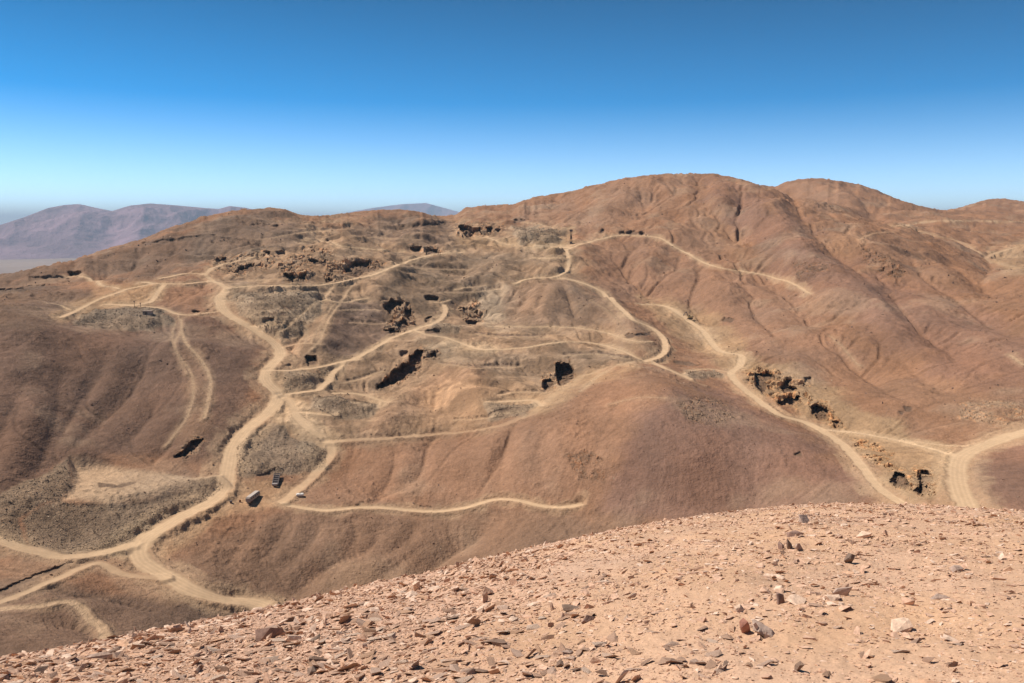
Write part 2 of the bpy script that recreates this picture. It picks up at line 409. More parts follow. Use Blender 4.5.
# ------------------------------------------------------------------ roads
ROADS = [   # pixel polyline, half width (m), strength of the pale dust colour
 ([(262,608),(257,606),(214,597),(174,580),(150,567),(138,555),(143,540),(161,529),(188,513),(209,503),(224,488),(229,467),(232,450),(244,432),(263,417),(277,400),(278,394),(268,384),(264,377),(270,367),(281,354),(272,341),(260,333),(242,322),(224,311),(219,300),(226,289)],4.6,1),
 ([(-25,532),(0,540),(27,549),(67,557),(107,552),(132,545)],3.8,.9),
 ([(-30,608),(0,602),(54,580),(86,566),(94,563),(121,573),(145,578),(165,579)],2.3,.7),
 ([(-20,611),(0,609),(40,606),(70,602),(82,609),(90,620),(102,630),(106,642)],2.0,.6),
 ([(226,289),(251,286),(285,286),(310,286),(330,284),(354,279),(376,274),(390,268),(415,259),(433,255),(461,252)],2.6,.95),
 ([(228,289),(216,282),(188,284),(163,284),(143,282)],3.2,.9),
 ([(216,283),(204,275),(168,277),(160,279)],2.8,.8),([(204,276),(211,269),(225,263),(239,261),(255,256)],3,.8),
 ([(163,285),(157,293),(150,303),(137,305),(107,304)],2.6,.85),([(155,283),(122,291),(102,298),(84,307),(60,318)],2.2,.75),
 ([(69,277),(80,276),(89,278),(98,283),(102,287),(115,286),(118,290)],2,.9),
 ([(178,315),(181,333),(174,342),(178,355),(191,373),(193,396),(188,414),(178,430),(165,448)],1.0,.45),
 ([(180,318),(184,340),(201,360),(210,378),(209,398),(204,419)],1.3,.55),([(176,320),(172,340),(180,360),(187,375)],.8,.35),
 ([(48,303),(60,305),(69,310)],1.5,.7),
 ([(120,305),(144,307),(162,308),(178,315),(206,313),(216,312)],2.2,.8),
 ([(280,395),(301,393),(324,386),(332,374),(347,361),(362,355),(376,347),(392,338),(413,330),(426,326),(441,319),(446,310),(443,304)],2.8,.9),
 ([(413,330),(428,335),(454,340),(471,348),(490,350),(510,349),(525,348),(551,343),(576,342),(602,345),(627,353),(645,361),(663,367),(678,374),(690,380)],2.1,.8),([(690,380),(705,386)],1.2,.3),
 ([(497,327),(530,327),(576,328),(607,333),(632,341),(652,342)],1.4,.75),
 ([(566,249),(569,262),(568,269),(556,277),(525,279),(515,284)],2.4,.95),([(560,278),(576,281),(602,292),(620,308),(632,319),(653,329),(665,342),(665,352),(655,359),(646,361)],2.9,1),
 ([(566,250),(584,243),(602,239),(620,235),(642,236),(663,239),(671,245),(688,254),(704,263),(724,269),(760,274),(775,278),(798,286),(809,294)],2.3,.95),
 ([(533,258),(551,259),(567,258)],2,.9),([(548,249),(558,247),(572,247)],3.4,.9),
 ([(640,304),(655,305),(668,307),(680,314),(688,320),(704,332),(711,342),(722,353),(742,355),(740,366),(730,373),(737,383),(750,394),(760,402),(780,415),(811,425),(826,433),(845,447),(861,465),(874,483),(894,499),(908,508)],3.3,1),
 ([(822,430),(863,434),(902,442),(935,450),(953,456)],1.9,.95),([(905,441),(940,445),(966,447),(985,442)],1.6,.7),
 ([(1050,424),(1024,432),(992,443),(969,452),(959,460),(957,474),(960,490),(966,505),(972,520)],4.6,1),
 ([(283,504),(301,508),(326,511),(359,507),(403,510),(441,512),(471,507),(489,500),(510,499),(522,501),(542,507),(568,508),(580,503)],2.1,.95),
 ([(285,396),(292,404),(295,414),(308,428),(326,440),(332,452),(319,470),(298,490),(282,502)],3.2,.7),
 ([(329,442),(357,440),(392,438),(433,435),(459,433),(494,427),(515,421),(530,415),(541,406),(566,386),(597,371),(632,362)],3.0,.33),
 ([(500,402),(520,401),(536,401),(541,406)],2.2,.8),([(334,393),(364,395),(384,402)],2.2,.7),([(301,412),(318,414),(336,416)],2.0,.7),([(487,402),(500,402)],1.6,.7),
 ([(268,370),(285,371),(301,370),(329,365),(357,359)],2.5,.8),
 ([(306,238),(326,240),(339,246),(359,248),(377,250),(403,252)],1.8,.8),
 ([(889,226),(904,227),(940,237),(966,244),(979,253),(992,258)],3,.5),([(900,226),(915,223),(945,221),(974,221),(1030,222)],3.4,.6),
 ([(1024,246),(1005,250),(985,258),(995,263),(1024,268)],3.4,.45),
 ([(324,298),(339,303),(356,300),(367,298)],1.8,.75),([(339,310),(358,310),(378,310)],1.2,.5),([(325,297),(333,286)],1.5,.6),([(341,302),(353,283)],1.2,.5),
 ([(340,304),(333,312),(326,325),(318,342),(312,352)],1.3,.4),([(334,304),(327,314),(320,326),(311,342)],1,.3),([(300,320),(308,333),(304,345)],1.4,.35),([(324,298),(300,318),(282,335)],1.8,.45),
 ([(253,326),(262,327),(281,326)],2.2,.85),([(265,300),(285,290),(305,292)],1.4,.4),
 ([(478,237),(488,237),(493,240),(505,244),(518,246),(546,246),(570,248)],2.2,.75),([(523,222),(543,225),(560,228),(574,228)],2,.7),
 ([(430,322),(446,324),(460,328)],1.6,.6),([(432,302),(443,303),(450,300)],1.5,.8),([(455,290),(466,288),(471,287)],1.2,.7),
 ([(683,374),(692,371),(703,369),(715,370),(726,372),(733,374)],1.5,.7),([(620,363),(600,375),(580,392)],1.6,.5),
 ([(860,240),(868,235),(892,232)],2,.3),([(830,335),(845,350),(860,368)],1.2,.4),([(1010,355),(1024,366)],1.6,.6),([(665,398),(640,397),(610,405)],1.5,.3),
]
BENCHES = [[(268,296),(295,297),(320,293)],[(350,322),(368,324),(386,324)],[(398,266),(430,269),(468,270)],[(440,292),(466,293),(500,289)],[(345,383),(362,379),(382,371)],
 [(440,364),(475,368),(520,367)],[(455,421),(490,418),(522,412)],[(562,356),(595,354),(628,359)],[(262,240),(300,233),(350,229)],[(352,236),(385,238),(420,240)],[(225,300),(240,305),(262,306)],
 [(240,316),(262,320),(286,321)],[(285,347),(300,343),(322,345)],[(470,334),(505,337),(545,337)],[(312,399),(345,401),(372,407)],[(300,240),(330,243),(352,251)],[(505,232),(540,236),(566,238)],[(230,282),(262,280),(300,279)],[(590,300),(604,308),(620,322)],[(500,395),(520,392),(545,393)]]
for bl_ in BENCHES: ROADS.append((bl_, 1.7, .30))
ROADM = np.zeros_like(Z); ROADN = np.zeros_like(Z)
TRACK = np.full_like(Z, 1e9)
zsm = Z.copy()
for px, hw, stg in ROADS:
    hw = hw if hw > 4 else hw*.88
    ln = dense(px, .8)
    zc = zat(ln[:, 0], ln[:, 1])
    if len(zc) > 12:
        kk = min(31, (len(zc)//4)*2+1)
        zc = np.convolve(np.pad(zc, kk//2, mode='edge'), np.ones(kk)/kk, 'valid')
    D = np.full_like(Z, 1e9); V = np.zeros_like(Z)
    stamp(ln, hw*2.6+2, D, (V, zc))
    near = D < hw*2.6+2
    nw = near.astype(float)
    jr, ir = np.nonzero(near); sl = (slice(max(jr.min()-8, 0), jr.max()+9), slice(max(ir.min()-8, 0), ir.max()+9))
    num, den = blur((V*nw)[sl], 7), blur(nw[sl], 7)
    V[sl] = num/np.maximum(den, 1e-6)
    wob = hw*(1+0.20*fbm(XX[near]/16, YY[near]/16, 2, 71)+0.24*fbm(XX[near]/4, YY[near]/4, 3, 72))
    d = D[near]
    flat = 1-sstep(wob*1.08, wob*1.55+.9, d)
    Z[near] = Z[near]*(1-flat) + V[near]*flat
    paint = np.maximum((1-sstep(wob*0.7, wob*1.2+.4, d))*stg, .5*stg*(1-sstep(wob, wob*(3.3 if hw > 2.2 else 2.3)+2, d*(1+.5*fbm(XX[near]/12, YY[near]/12, 2, 73)))))
    ROADM[near] = np.maximum(ROADM[near], paint)
    if hw > 1.8: ROADN[near] = np.maximum(ROADN[near], (d < wob*1.0)*stg)
    # two wheel tracks polished a little paler, a dusty berm at the edge
    TRACK[near] = np.minimum(TRACK[near], np.minimum(np.abs(d-hw*0.22), np.abs(d-hw*0.6)))
    Z[near] += 0.28*np.exp(-((d-wob*1.25)/0.8)**2)*stg

# ------------------------------------------------------------------ where each ground vertex shows in the photograph's frame
def uv_all():
    return proj(XX, YY, Z)
U, V_ = uv_all()
VALID = np.isfinite(U) & (RR > 200) & (RR < 4500) & (U > -150) & (U < 1180)
def pip(poly, u, v):
    """signed distance to polygon in pixels, negative inside"""
    p = np.array(poly, float); q = np.roll(p, -1, 0)
    ins = np.zeros(u.shape, bool); dm = np.full(u.shape, 1e9)
    for (x0, y0), (x1, y1) in zip(p, q):
        c = ((y0 > v) != (y1 > v))
        with np.errstate(divide='ignore', invalid='ignore'):
            ins ^= c & (u < (x1-x0)*(v-y0)/(y1-y0+1e-12)+x0)
        t = np.clip(((u-x0)*(x1-x0)+(v-y0)*(y1-y0))/((x1-x0)**2+(y1-y0)**2+1e-9), 0, 1)
        dm = np.minimum(dm, np.hypot(u-x0-t*(x1-x0), v-y0-t*(y1-y0)))
    return np.where(ins, -dm, dm)
def region(poly, pad, lim=None):
    p = np.array(poly, float)
    lo, hi = p.min(0)-pad, p.max(0)+pad
    m = VALID & (U > lo[0]) & (U < hi[0]) & (V_ > lo[1]) & (V_ < hi[1])
    if lim:
        cx, cy = hit(np.clip(p[:, 0].mean(), -140, 1170), p[:, 1].mean())[0]
        m &= np.abs(RR/math.hypot(cx, cy)-1) < lim
    idx = np.nonzero(m)
    return idx

# ------------------------------------------------------------------ ground colours, with sunlit and shaded flanks painted into some tints
C_BASE = np.array([.31, .168, .098]); 
COLR = np.ones(Z.shape+(3,))*C_BASE
def c(*a): return np.array(a)
TINTS = [  # polygon, colour, softness px, wobble px, strength
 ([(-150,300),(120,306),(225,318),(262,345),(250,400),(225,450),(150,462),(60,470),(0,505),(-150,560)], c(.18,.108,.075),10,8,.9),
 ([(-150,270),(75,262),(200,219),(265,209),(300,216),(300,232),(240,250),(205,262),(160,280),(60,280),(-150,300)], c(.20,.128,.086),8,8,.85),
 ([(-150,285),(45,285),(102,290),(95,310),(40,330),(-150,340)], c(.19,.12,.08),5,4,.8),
 ([(205,255),(300,222),(450,222),(570,225),(600,285),(650,350),(620,365),(560,400),(430,438),(310,445),(262,400),(290,350),(230,300)], c(.335,.222,.138),12,12,.85),
 ([(300,500),(350,470),(450,438),(560,400),(640,372),(690,390),(650,430),(590,500),(400,508)], c(.345,.195,.12),14,14,.8),  # dome's left flank, painted warmer as its sunlit side
 ([(660,395),(720,392),(800,430),(890,505),(700,530),(600,510),(620,450)], c(.245,.142,.105),14,12,.75),  # dome's right flank, its shade painted into the colour
 ([(150,560),(290,505),(520,510),(640,520),(560,560),(280,610),(200,590)], c(.27,.165,.107),10,10,.8),
 ([(-150,560),(60,590),(170,600),(260,612),(420,580),(420,700),(-150,720)], c(.195,.125,.087),8,6,.9),
 ([(510,215),(640,178),(700,175),(640,215),(600,235),(540,240)], c(.33,.195,.125),12,10,.7),
 ([(700,178),(760,190),(830,250),(950,300),(1040,340),(1040,400),(950,380),(850,320),(760,260),(720,215)], c(.265,.15,.105),16,16,.7),  # main hill's right flank, painted darker as its shaded side
 ([(560,290),(640,240),(720,270),(820,300),(860,360),(780,370),(700,330),(620,310)], c(.315,.182,.118),14,12,.6),
 ([(340,300),(378,302),(395,330),(360,350),(325,345)], c(.225,.145,.10),4,3,.85),
 ([(390,262),(480,256),(520,262),(490,290),(440,315),(415,310),(395,290)], c(.265,.178,.112),6,8,.8),
 ([(740,362),(762,360),(830,385),(870,415),(955,445),(950,470),(930,500),(900,500),(860,450),(800,415),(750,395)], c(.40,.262,.15),6,8,.8),
 ([(640,298),(680,300),(720,318),(745,345),(750,372),(735,378),(690,345),(650,312)], c(.43,.275,.155),6,5,.75),
 ([(100,288),(165,280),(165,296),(150,304),(60,322),(50,315)], c(.43,.265,.145),4,4,.8),
 ([(85,278),(115,284),(120,292),(95,300)], c(.42,.24,.13),3,3,.7),
 ([(430,232),(500,238),(575,240),(565,255),(520,250),(470,246)], c(.42,.27,.155),4,4,.7),
 ([(520,225),(575,228),(570,248),(530,248)], c(.34,.225,.135),4,3,.6),
 ([(430,435),(480,395),(520,360),(570,345),(640,365),(590,378),(540,410)], c(.42,.26,.15),8,8,.55),
 ([(360,435),(420,385),(470,352),(500,360),(470,410),(495,428)], c(.36,.215,.13),6,6,.75),  # central pyramid, its sunlit tan painted in
 ([(475,285),(510,280),(522,325),(490,332),(478,318)], c(.42,.31,.21),6,6,.55),
 ([(270,395),(300,398),(335,440),(345,452),(300,445),(275,425)], c(.45,.30,.175),5,4,.8),
 ([(210,500),(236,482),(268,480),(300,492),(290,505),(250,515),(215,520),(165,562),(155,555)], c(.46,.28,.16),5,4,.85),
 ([(150,566),(180,575),(250,598),(300,600),(300,612),(240,612)], c(.42,.26,.155),5,4,.6),
 ([(71,457),(87,456),(122,465),(163,472),(194,480),(222,477),(230,486),(178,494),(143,504),(110,508),(64,499),(74,477)], c(.55,.378,.242),4,3,.95),
 ([(112,535),(140,520),(165,530),(140,560),(90,557)], c(.48,.33,.20),3,3,.85),
 ([(95,562),(150,583),(180,590),(200,600),(170,604),(120,590)], c(.36,.225,.14),4,3,.7),
 ([(560,250),(600,232),(625,235),(600,243)], c(.40,.25,.15),3,2,.6),
 ([(820,240),(850,232),(868,240),(850,262),(830,255)], c(.40,.24,.145),5,4,.5),
 ([(690,215),(705,212),(735,232),(760,262),(740,262),(705,235)], c(.36,.215,.13),7,5,.5),
 ([(788,185),(850,190),(862,205),(820,215),(800,205)], c(.34,.20,.128),7,5,.6),
 ([(985,250),(1030,240),(1030,275),(1005,272)], c(.42,.29,.175),5,4,.6),
 ([(640,240),(700,215),(720,240),(730,262),(690,250)], c(.33,.195,.125),6,5,.5),
 ([(965,505),(975,455),(1060,430),(1060,520)], c(.27,.155,.11),5,4,.8),
 ([(180,345),(205,350),(215,400),(205,430),(175,450),(185,400)], c(.30,.18,.11),7,6,.6),
]
TINTS += [
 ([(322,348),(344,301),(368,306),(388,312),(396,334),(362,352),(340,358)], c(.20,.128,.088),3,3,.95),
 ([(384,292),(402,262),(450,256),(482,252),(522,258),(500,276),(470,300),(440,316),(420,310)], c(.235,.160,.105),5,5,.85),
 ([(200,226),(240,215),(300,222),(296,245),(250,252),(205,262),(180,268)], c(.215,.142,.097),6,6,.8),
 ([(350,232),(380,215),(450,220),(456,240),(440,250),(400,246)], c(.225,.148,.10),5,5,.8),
 ([(412,334),(440,342),(500,352),(480,362),(440,362),(424,350)], c(.30,.215,.14),5,4,.7),
 ([(500,352),(560,345),(620,350),(640,362),(590,372),(560,385),(520,378),(480,370)], c(.27,.185,.122),6,6,.8),
 ([(512,282),(566,280),(606,296),(640,326),(560,326),(500,324)], c(.26,.165,.108),6,6,.75),
 ([(505,240),(566,232),(560,248),(520,250)], c(.36,.245,.145),4,3,.6),
 ([(436,336),(470,344),(500,346),(492,356),(462,354),(444,346)], c(.48,.33,.205),3,3,.85),
 ([(268,398),(300,399),(322,425),(345,440),(335,456),(312,470),(296,452),(300,436),(280,420)], c(.46,.31,.19),4,5,.8),
 ([(330,398),(372,400),(384,404),(372,408),(340,404)], c(.45,.31,.19),3,3,.8),
 ([(425,398),(460,375),(500,372),(490,400),(480,428),(420,434),(395,430)], c(.38,.235,.138),6,6,.7),  # pyramid slope again, sunlight painted in as paler tan
 ([(520,400),(545,395),(570,378),(600,368),(640,362),(640,370),(600,380),(570,400),(545,420)], c(.46,.29,.165),5,5,.7),
 ([(226,300),(290,300),(310,315),(290,345),(262,330)], c(.31,.215,.14),6,6,.6),
]
OUTCROPS = [  # polygon, block size m, relief m, label
 ([(212,256),(262,248),(278,256),(272,270),(236,277),(212,272)],6,3.2,"low dark crag with a shaded hollow beside the upper left road"),
 ([(276,262),(300,254),(312,262),(316,276),(300,284),(280,282)],5.5,4.2,"broken crag with two small black openings above the pale track"),
 ([(300,246),(330,246),(336,256),(330,266),(306,262)],5.5,3,"small ragged rock band on the upper slope above the twin openings"),
 ([(322,262),(346,258),(380,257),(388,262),(378,271),(345,281),(326,285)],5.5,4.5,"long jagged crag with a dark trench right above the climbing track"),
 ([(378,298),(405,297),(420,318),(411,328),(398,337),(381,331),(392,316),(381,308)],5,4.5,"ragged black and orange crag in a ring above the road bend"),
 ([(455,305),(478,300),(488,310),(482,323),(462,322)],4,3.6,"reddish broken crag at the head of the central track"),
 ([(372,388),(386,376),(402,362),(411,352),(420,346),(440,350),(438,360),(424,362),(420,372),(398,386),(380,392)],3.6,2.8,"long black gash in the rock on the central slope"),
 ([(539,378),(552,362),(570,360),(577,370),(575,382),(562,390),(546,394)],3.2,1.8,"deep round black cave mouth with a smaller hole beside it"),
 ([(744,371),(760,366),(778,370),(800,378),(812,384),(806,400),(796,408),(778,404),(762,394),(748,386)],3.6,3.4,"pale crag riddled with black holes above the main right road"),
 ([(806,394),(818,398),(832,408),(846,428),(838,430),(820,421),(808,412)],3.2,3.0,"dark grey splintered crag at the lower end of the roadside diggings"),
 ([(846,436),(870,441),(896,452),(890,468),(872,466),(856,452)],3.2,2.2,"lumpy tan and orange rock between the forking tracks"),
 ([(886,464),(906,466),(914,480),(912,492),(892,488)],2.8,1.6,"black triangular cave mouth left of the pair near the valley junction"),
 ([(910,466),(932,466),(938,480),(936,498),(916,498),(913,482)],2.8,1.8,"double black pit beside the valley road junction"),
 ([(452,222),(480,222),(504,224),(504,234),(482,238),(456,238)],6,2.2,"row of black adits in the bench below the skyline"),
 ([(790,262),(812,257),(834,264),(826,274),(798,282)],4,1.8,"patch of dark ledges on the flank of the big right hill"),
 ([(860,250),(886,254),(906,272),(900,284),(880,276),(862,264)],5,2.6,"blackish rock ribs in the gully of the big right hill"),
 ([(400,243),(425,244),(446,250),(440,257),(412,252)],6,3,"thin dark ledge above the climbing track near the skyline"),
 ([(172,455),(186,444),(194,436),(208,438),(200,452),(184,461)],2.6,1.4,"dark slot in the slope above the flat waste bench"),
 ([(955,402),(1040,396),(1040,418),(1000,426),(960,420)],2.6,0.9,"grey rubbly outcrop at the foot of the right hill"),
 ([(674,402),(700,396),(728,404),(736,418),(716,426),(690,424)],2.2,0.9,"scatter of dark ledges near the top of the central dome"),
 ([(562,452),(585,448),(606,462),(604,482),(576,480)],2.2,0.8,"small cracked ledges halfway down the central dome"),
]
HEAPS = [  # polygon, label
 ([(60,500),(110,510),(143,506),(178,497),(216,484),(224,488),(205,502),(180,512),(150,528),(130,542),(108,549),(70,553),(30,546),(20,520),(40,505)],"grey waste rock slope spilling below the flat bench"),
 ([(-10,538),(-10,500),(38,478),(68,458),(72,478),(60,500),(38,505),(18,520),(24,545)],"grey brown waste rock bank left of the flat bench"),
 ([(236,445),(262,428),(285,425),(292,438),(326,450),(326,468),(290,478),(262,474),(236,476)],"grey gravel heap between the road and the dark ribbed frame"),
 ([(284,374),(326,369),(330,374),(318,384),(290,391),(280,386)],"low grey heap below the small black opening"),
 ([(312,395),(335,396),(378,404),(372,415),(340,420),(312,408)],"grey gravel mound under the long black gash"),
 ([(92,309),(150,307),(172,315),(174,324),(150,331),(70,326)],"dark gravel mound with a small hut at its crest"),
 ([(232,292),(320,290),(322,312),(300,335),(275,340),(240,315)],"broad waste rock slope inside the bend of the left road"),
 ([(486,405),(524,404),(536,404),(526,417),(492,420)],"grey heap on the bench below the round cave"),
 ([(684,371),(715,370),(722,376),(705,380),(688,377)],"flat grey mound in the fork beside the right road"),
 ([(512,228),(566,230),(560,244),(520,243)],"fluted waste slope below the skyline bench"),
 ([(432,324),(462,326),(458,334),(430,333)],"little dark heap in the loop of the central track"),
]
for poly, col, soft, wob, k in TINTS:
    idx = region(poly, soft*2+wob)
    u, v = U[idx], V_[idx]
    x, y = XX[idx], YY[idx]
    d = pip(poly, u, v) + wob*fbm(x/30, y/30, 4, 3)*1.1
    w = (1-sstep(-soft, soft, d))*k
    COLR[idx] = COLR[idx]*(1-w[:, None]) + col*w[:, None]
LAB = np.zeros(Z.shape, np.int16)      # 0 hills, 1 road, 10+ outcrops, 100+ heaps
ROUGH = np.zeros_like(Z)
Zold = Z.copy()
for k, (poly, label) in enumerate(HEAPS):
    idx = region(poly, 8, .25)
    d = pip(poly, U[idx], V_[idx]) + 4.5*fbm(XX[idx]/22, YY[idx]/22, 3, 40+k)
    w = 1-sstep(-2, 2, d)
    x, y = XX[idx], YY[idx]
    sc = np.clip(RR[idx]/450, 1, 2.2)
    Z[idx] += w*(1-ROADM[idx])*((.5 if k < 2 else 2.4)*sc*(1-sstep(-9, 1, d)) + 0.22*sc*fbm(x/(3.5*sc), y/(3.5*sc), 2, 50+k))
    cc_ = c(.36, .265, .18)*(.74 if k < 2 else .9)*(1+0.22*fbm(x/9, y/9, 3, 9))[:, None]
    COLR[idx] = COLR[idx]*(1-.75*w[:, None]) + cc_*.75*w[:, None]
    ROUGH[idx] = np.maximum(ROUGH[idx], w)
    LAB[idx] = np.where(pip(poly, U[idx], V_[idx]) < -.5, 100+k, LAB[idx])
# small level platforms
for poly in [TINTS[25][0]]:
    idx = region(poly, 8, .2)
    d = pip(poly, U[idx], V_[idx]); w = 1-sstep(-7, 4, d)
    lv = np.percentile(Z[idx][d < 0], 66)
    Z[idx] = Z[idx]*(1-.7*w)+lv*.7*w

def worley3(x, y, z, seed):
    """nearest-cell id and edge distance of jittered cells, for broken rock"""
    ix, iy, iz = np.floor(x), np.floor(y), np.floor(z)
    f1 = np.full(x.shape, 9e9); f2 = f1.copy(); val = np.zeros(x.shape); gx = np.zeros(x.shape); gy = np.zeros(x.shape); gz = np.zeros(x.shape)
    for a in (-1, 0, 1):
        for b in (-1, 0, 1):
            for e in (-1, 0, 1):
                cx, cy, cz = ix+a, iy+b, iz+e
                h1 = _hash(cx+cz*57, cy-cz*31, seed); h2 = _hash(cx+cz*57, cy-cz*31, seed+1); h3 = _hash(cx+cz*57, cy-cz*31, seed+2); h4 = _hash(cx+cz*57, cy-cz*31, seed+3)
                px, py, pz = cx+h1, cy+h2, cz+h3
                d = np.sqrt((x-px)**2+(y-py)**2+(z-pz)**2)
                m = d < f1
                f2 = np.where(m, f1, np.minimum(f2, d))
                val = np.where(m, h4, val); gx = np.where(m, (h1-.5)*(x-px)+(h2-.5)*(y-py)+(h3-.5)*(z-pz), gx)
                f1 = np.where(m, d, f1)
    return f1, f2, val, gx
DX = np.zeros_like(Z); DY = np.zeros_like(Z); DZ = np.zeros_like(Z)
ST, CT = np.sin(TT), np.cos(TT)
for k, (poly, bs, rel, label) in enumerate(OUTCROPS):
    idx = region(poly, 8, .2)
    x, y, z = XX[idx], YY[idx], Z[idx]
    pxs = 3.0
    d = pip(poly, U[idx], V_[idx]) + pxs*fbm(x/10, y/10, 3, 60+k)
    w = (1-sstep(-4, 2.5, d))*(1-ROADM[idx])*sstep(-.45, .1, fbm(x/13, y/13, 3, 160+k))
    q = fbm(x/bs*.6, y/bs*.6, 2, 61)*0.6
    bs = bs*1.35
    f1, f2, val, g = worley3(x/bs+q, y/bs-q, z/bs*1.4+q, 200+k*7)
    g1, g2, val2, gg = worley3(x/bs*2.7, y/bs*2.7, z/bs*3.5, 900+k*7)
    edge = np.clip((f2-f1)*4, 0, 1)
    h = rel*((val-.45)*1.5 + g*1.3 - (1-edge)*.45) + rel*.4*((val2-.5)+gg*1.2)
    h = h*(.92 if 8 <= k <= 12 else .8)
    DZ[idx] += w*h*0.75
    DX[idx] -= w*h*ST[idx]*0.35; DY[idx] -= w*h*CT[idx]*0.35
    base = COLR[idx]
    tone = (0.7+0.55*val+0.3*(val2-.5))[:, None]
    rock = c(.39, .262, .165)*tone
    if 8 <= k <= 12: rock = rock*c(1.3, 1.2, 1.0)
    if k in (14, 15, 19, 20): rock = rock*c(.5, .47, .48)
    rust = (val2 > .78)[:, None]
    rock = np.where(rust, rock*c(1.35, 1.0, .75), rock)
    pale = (val > .86)[:, None]
    rock = np.where(pale, rock*1.3, rock)
    COLR[idx] = base*(1-.6*w[:, None]) + rock*.6*w[:, None]
    ROUGH[idx] = np.maximum(ROUGH[idx], w)
    LAB[idx] = np.where(pip(poly, U[idx], V_[idx]) < -.5, 10+k, LAB[idx])

# cave mouths, pits and dark slots for road-cut shadows: the ground inside the outline is driven back into the hill, leaving a real roof, walls and floor
PITS_AND_SHADOWS = [ # polygon, depth m
 ([(417,350),(423,351),(421,358),(421,367),(411,374),(399,381),(382,388),(377,386),(387,378),(393,371),(402,365),(409,363),(410,356)],17),
 ([(431,353),(435,352),(437,358),(432,357)],7),([(400,352),(408,351),(407,355),(401,356)],4),
 ([(556,363),(569,364),(573,370),(573,378),(569,382),(561,386),(558,380),(556,372)],18),
 ([(543,381),(549,379),(554,382),(553,386),(546,390),(543,387)],12),
 ([(896,473),(903,475),(909,485),(907,489),(897,486),(891,482)],13),
 ([(919,472),(929,472),(932,480),(928,485),(920,483)],12),([(922,485),(928,487),(929,493),(922,495),(915,490)],12),
 ([(459,225),(466,225),(473,228),(480,228),(480,231),(474,232),(473,236),(466,236),(461,230)],28),
 ([(486,227),(492,227),(492,231),(488,232)],18),([(495,229),(500,229),(500,231),(497,232)],16),
 ([(756,374),(772,373),(775,377),(763,379),(766,386),(763,393),(757,385)],12),([(781,387),(788,379),(791,380),(788,386),(796,388),(786,393)],10),
 ([(778,403),(790,396),(799,397),(793,405),(784,405)],12),([(812,407),(817,405),(829,411),(826,416),(820,420),(813,413)],11),
 ([(805,378),(811,378),(811,382),(806,381)],5),([(832,421),(838,423),(835,427)],6),([(743,379),(749,380),(747,384)],5),
 ([(383,306),(389,300),(403,302),(393,308),(390,314)],12),([(405,308),(411,309),(415,319),(410,321),(405,316)],14),
 ([(396,323),(405,320),(409,325),(400,329)],12),([(384,330),(399,329),(399,335),(393,332)],10),
 ([(425,296),(439,297),(438,300),(426,299)],10),([(425,319),(431,317),(429,322),(425,322)],8),
 ([(463,308),(467,309),(468,314),(464,313)],7),([(465,320),(477,321),(476,325),(467,323)],9),([(474,312),(478,311),(478,316)],6),
 ([(239,267),(255,263),(253,271),(240,274),(236,272)],10),([(284,273),(295,275),(293,282),(288,279)],13),([(298,275),(306,275),(305,279),(299,279)],10),
 ([(308,258),(326,262),(324,265),(310,262)],10),([(345,267),(355,262),(372,260),(366,268),(358,277),(346,272)],14),([(362,266),(376,267),(376,270),(364,271)],8),
 ([(326,278),(333,279),(331,283),(327,282)],9),([(216,260),(226,258),(226,261),(217,262)],6),([(264,323),(275,321),(276,324),(264,325)],9),
 ([(264,252),(270,251),(270,254)],6),([(276,252),(285,250),(285,254),(277,254)],6),
 ([(306,357),(316,355),(318,365),(309,367)],11),([(283,366),(292,364),(290,368)],5),
 ([(175,457),(185,450),(191,441),(203,439),(198,447),(184,457)],8),
 ([(68,272),(81,272),(81,276),(70,276)],8),([(410,247),(421,247),(419,251),(411,250)],12),([(426,249),(441,252),(441,254),(427,254)],10),
 ([(399,224),(406,224),(405,226),(400,226)],6),([(515,219),(525,219),(525,222),(515,222)],7),([(601,230),(604,230),(603,233),(600,233)],6),
 ([(619,232),(645,232),(645,235),(619,235)],6),([(425,330),(440,331),(440,333),(426,333)],4),([(148,311),(152,311),(152,313),(148,313)],.1),
 ([(193,311),(200,311),(197,314),(193,313)],6),([(208,310),(213,306),(214,308),(209,311)],4),
 ([(-30,292),(20,288),(45,284),(46,286),(20,292),(-30,296)],4.5),([(30,277),(70,276),(70,279),(30,280)],4.5),
 ([(-20,597),(0,590),(30,577),(55,568),(73,561),(75,564),(57,572),(32,582),(0,595),(-20,602)],3),
 ([(130,244),(165,240),(200,235),(216,235),(216,237),(200,238),(165,243)],3.5),([(250,224),(278,225),(278,227),(250,227)],4),
 ([(213,236),(250,240),(250,242),(215,238)],2),([(412,226),(428,224),(447,223),(447,225),(428,226),(412,228)],4.5),
 ([(345,512),(352,509),(360,503),(364,503),(358,509),(350,513)],1.8),([(408,509),(420,506),(432,507),(420,509)],1.6),([(545,505),(560,505),(579,501),(579,503),(560,507)],1.6),  # bank shadows over the bench road, put in as thin dark slots
 ([(625,335),(650,333),(650,335),(627,337)],3),([(668,361),(690,362),(700,366),(686,365)],1.5),
 ([(255,476),(270,473),(276,471),(276,473),(264,477)],1.6),([(283,310),(300,312),(300,314),(284,313)],1),([(795,455),(800,452),(802,456)],2),
 ([(724,317),(735,319),(732,322),(722,321)],3.5),
 ([(98,483),(118,486),(137,483),(136,486),(118,490),(99,487)],.8),
 ([(420,262),(424,262),(424,263)],2),([(905,407),(912,407),(912,411),(906,411)],2),([(899,412),(903,412),(902,414)],1.5),
 ([(150,480),(150,480),(150,480)],.1),
]
for bl_ in BENCHES: PITS_AND_SHADOWS.append(([(a_, b_-2.6) for a_, b_ in bl_]+[(a_, b_-1.5) for a_, b_ in bl_[::-1]], 1.6))
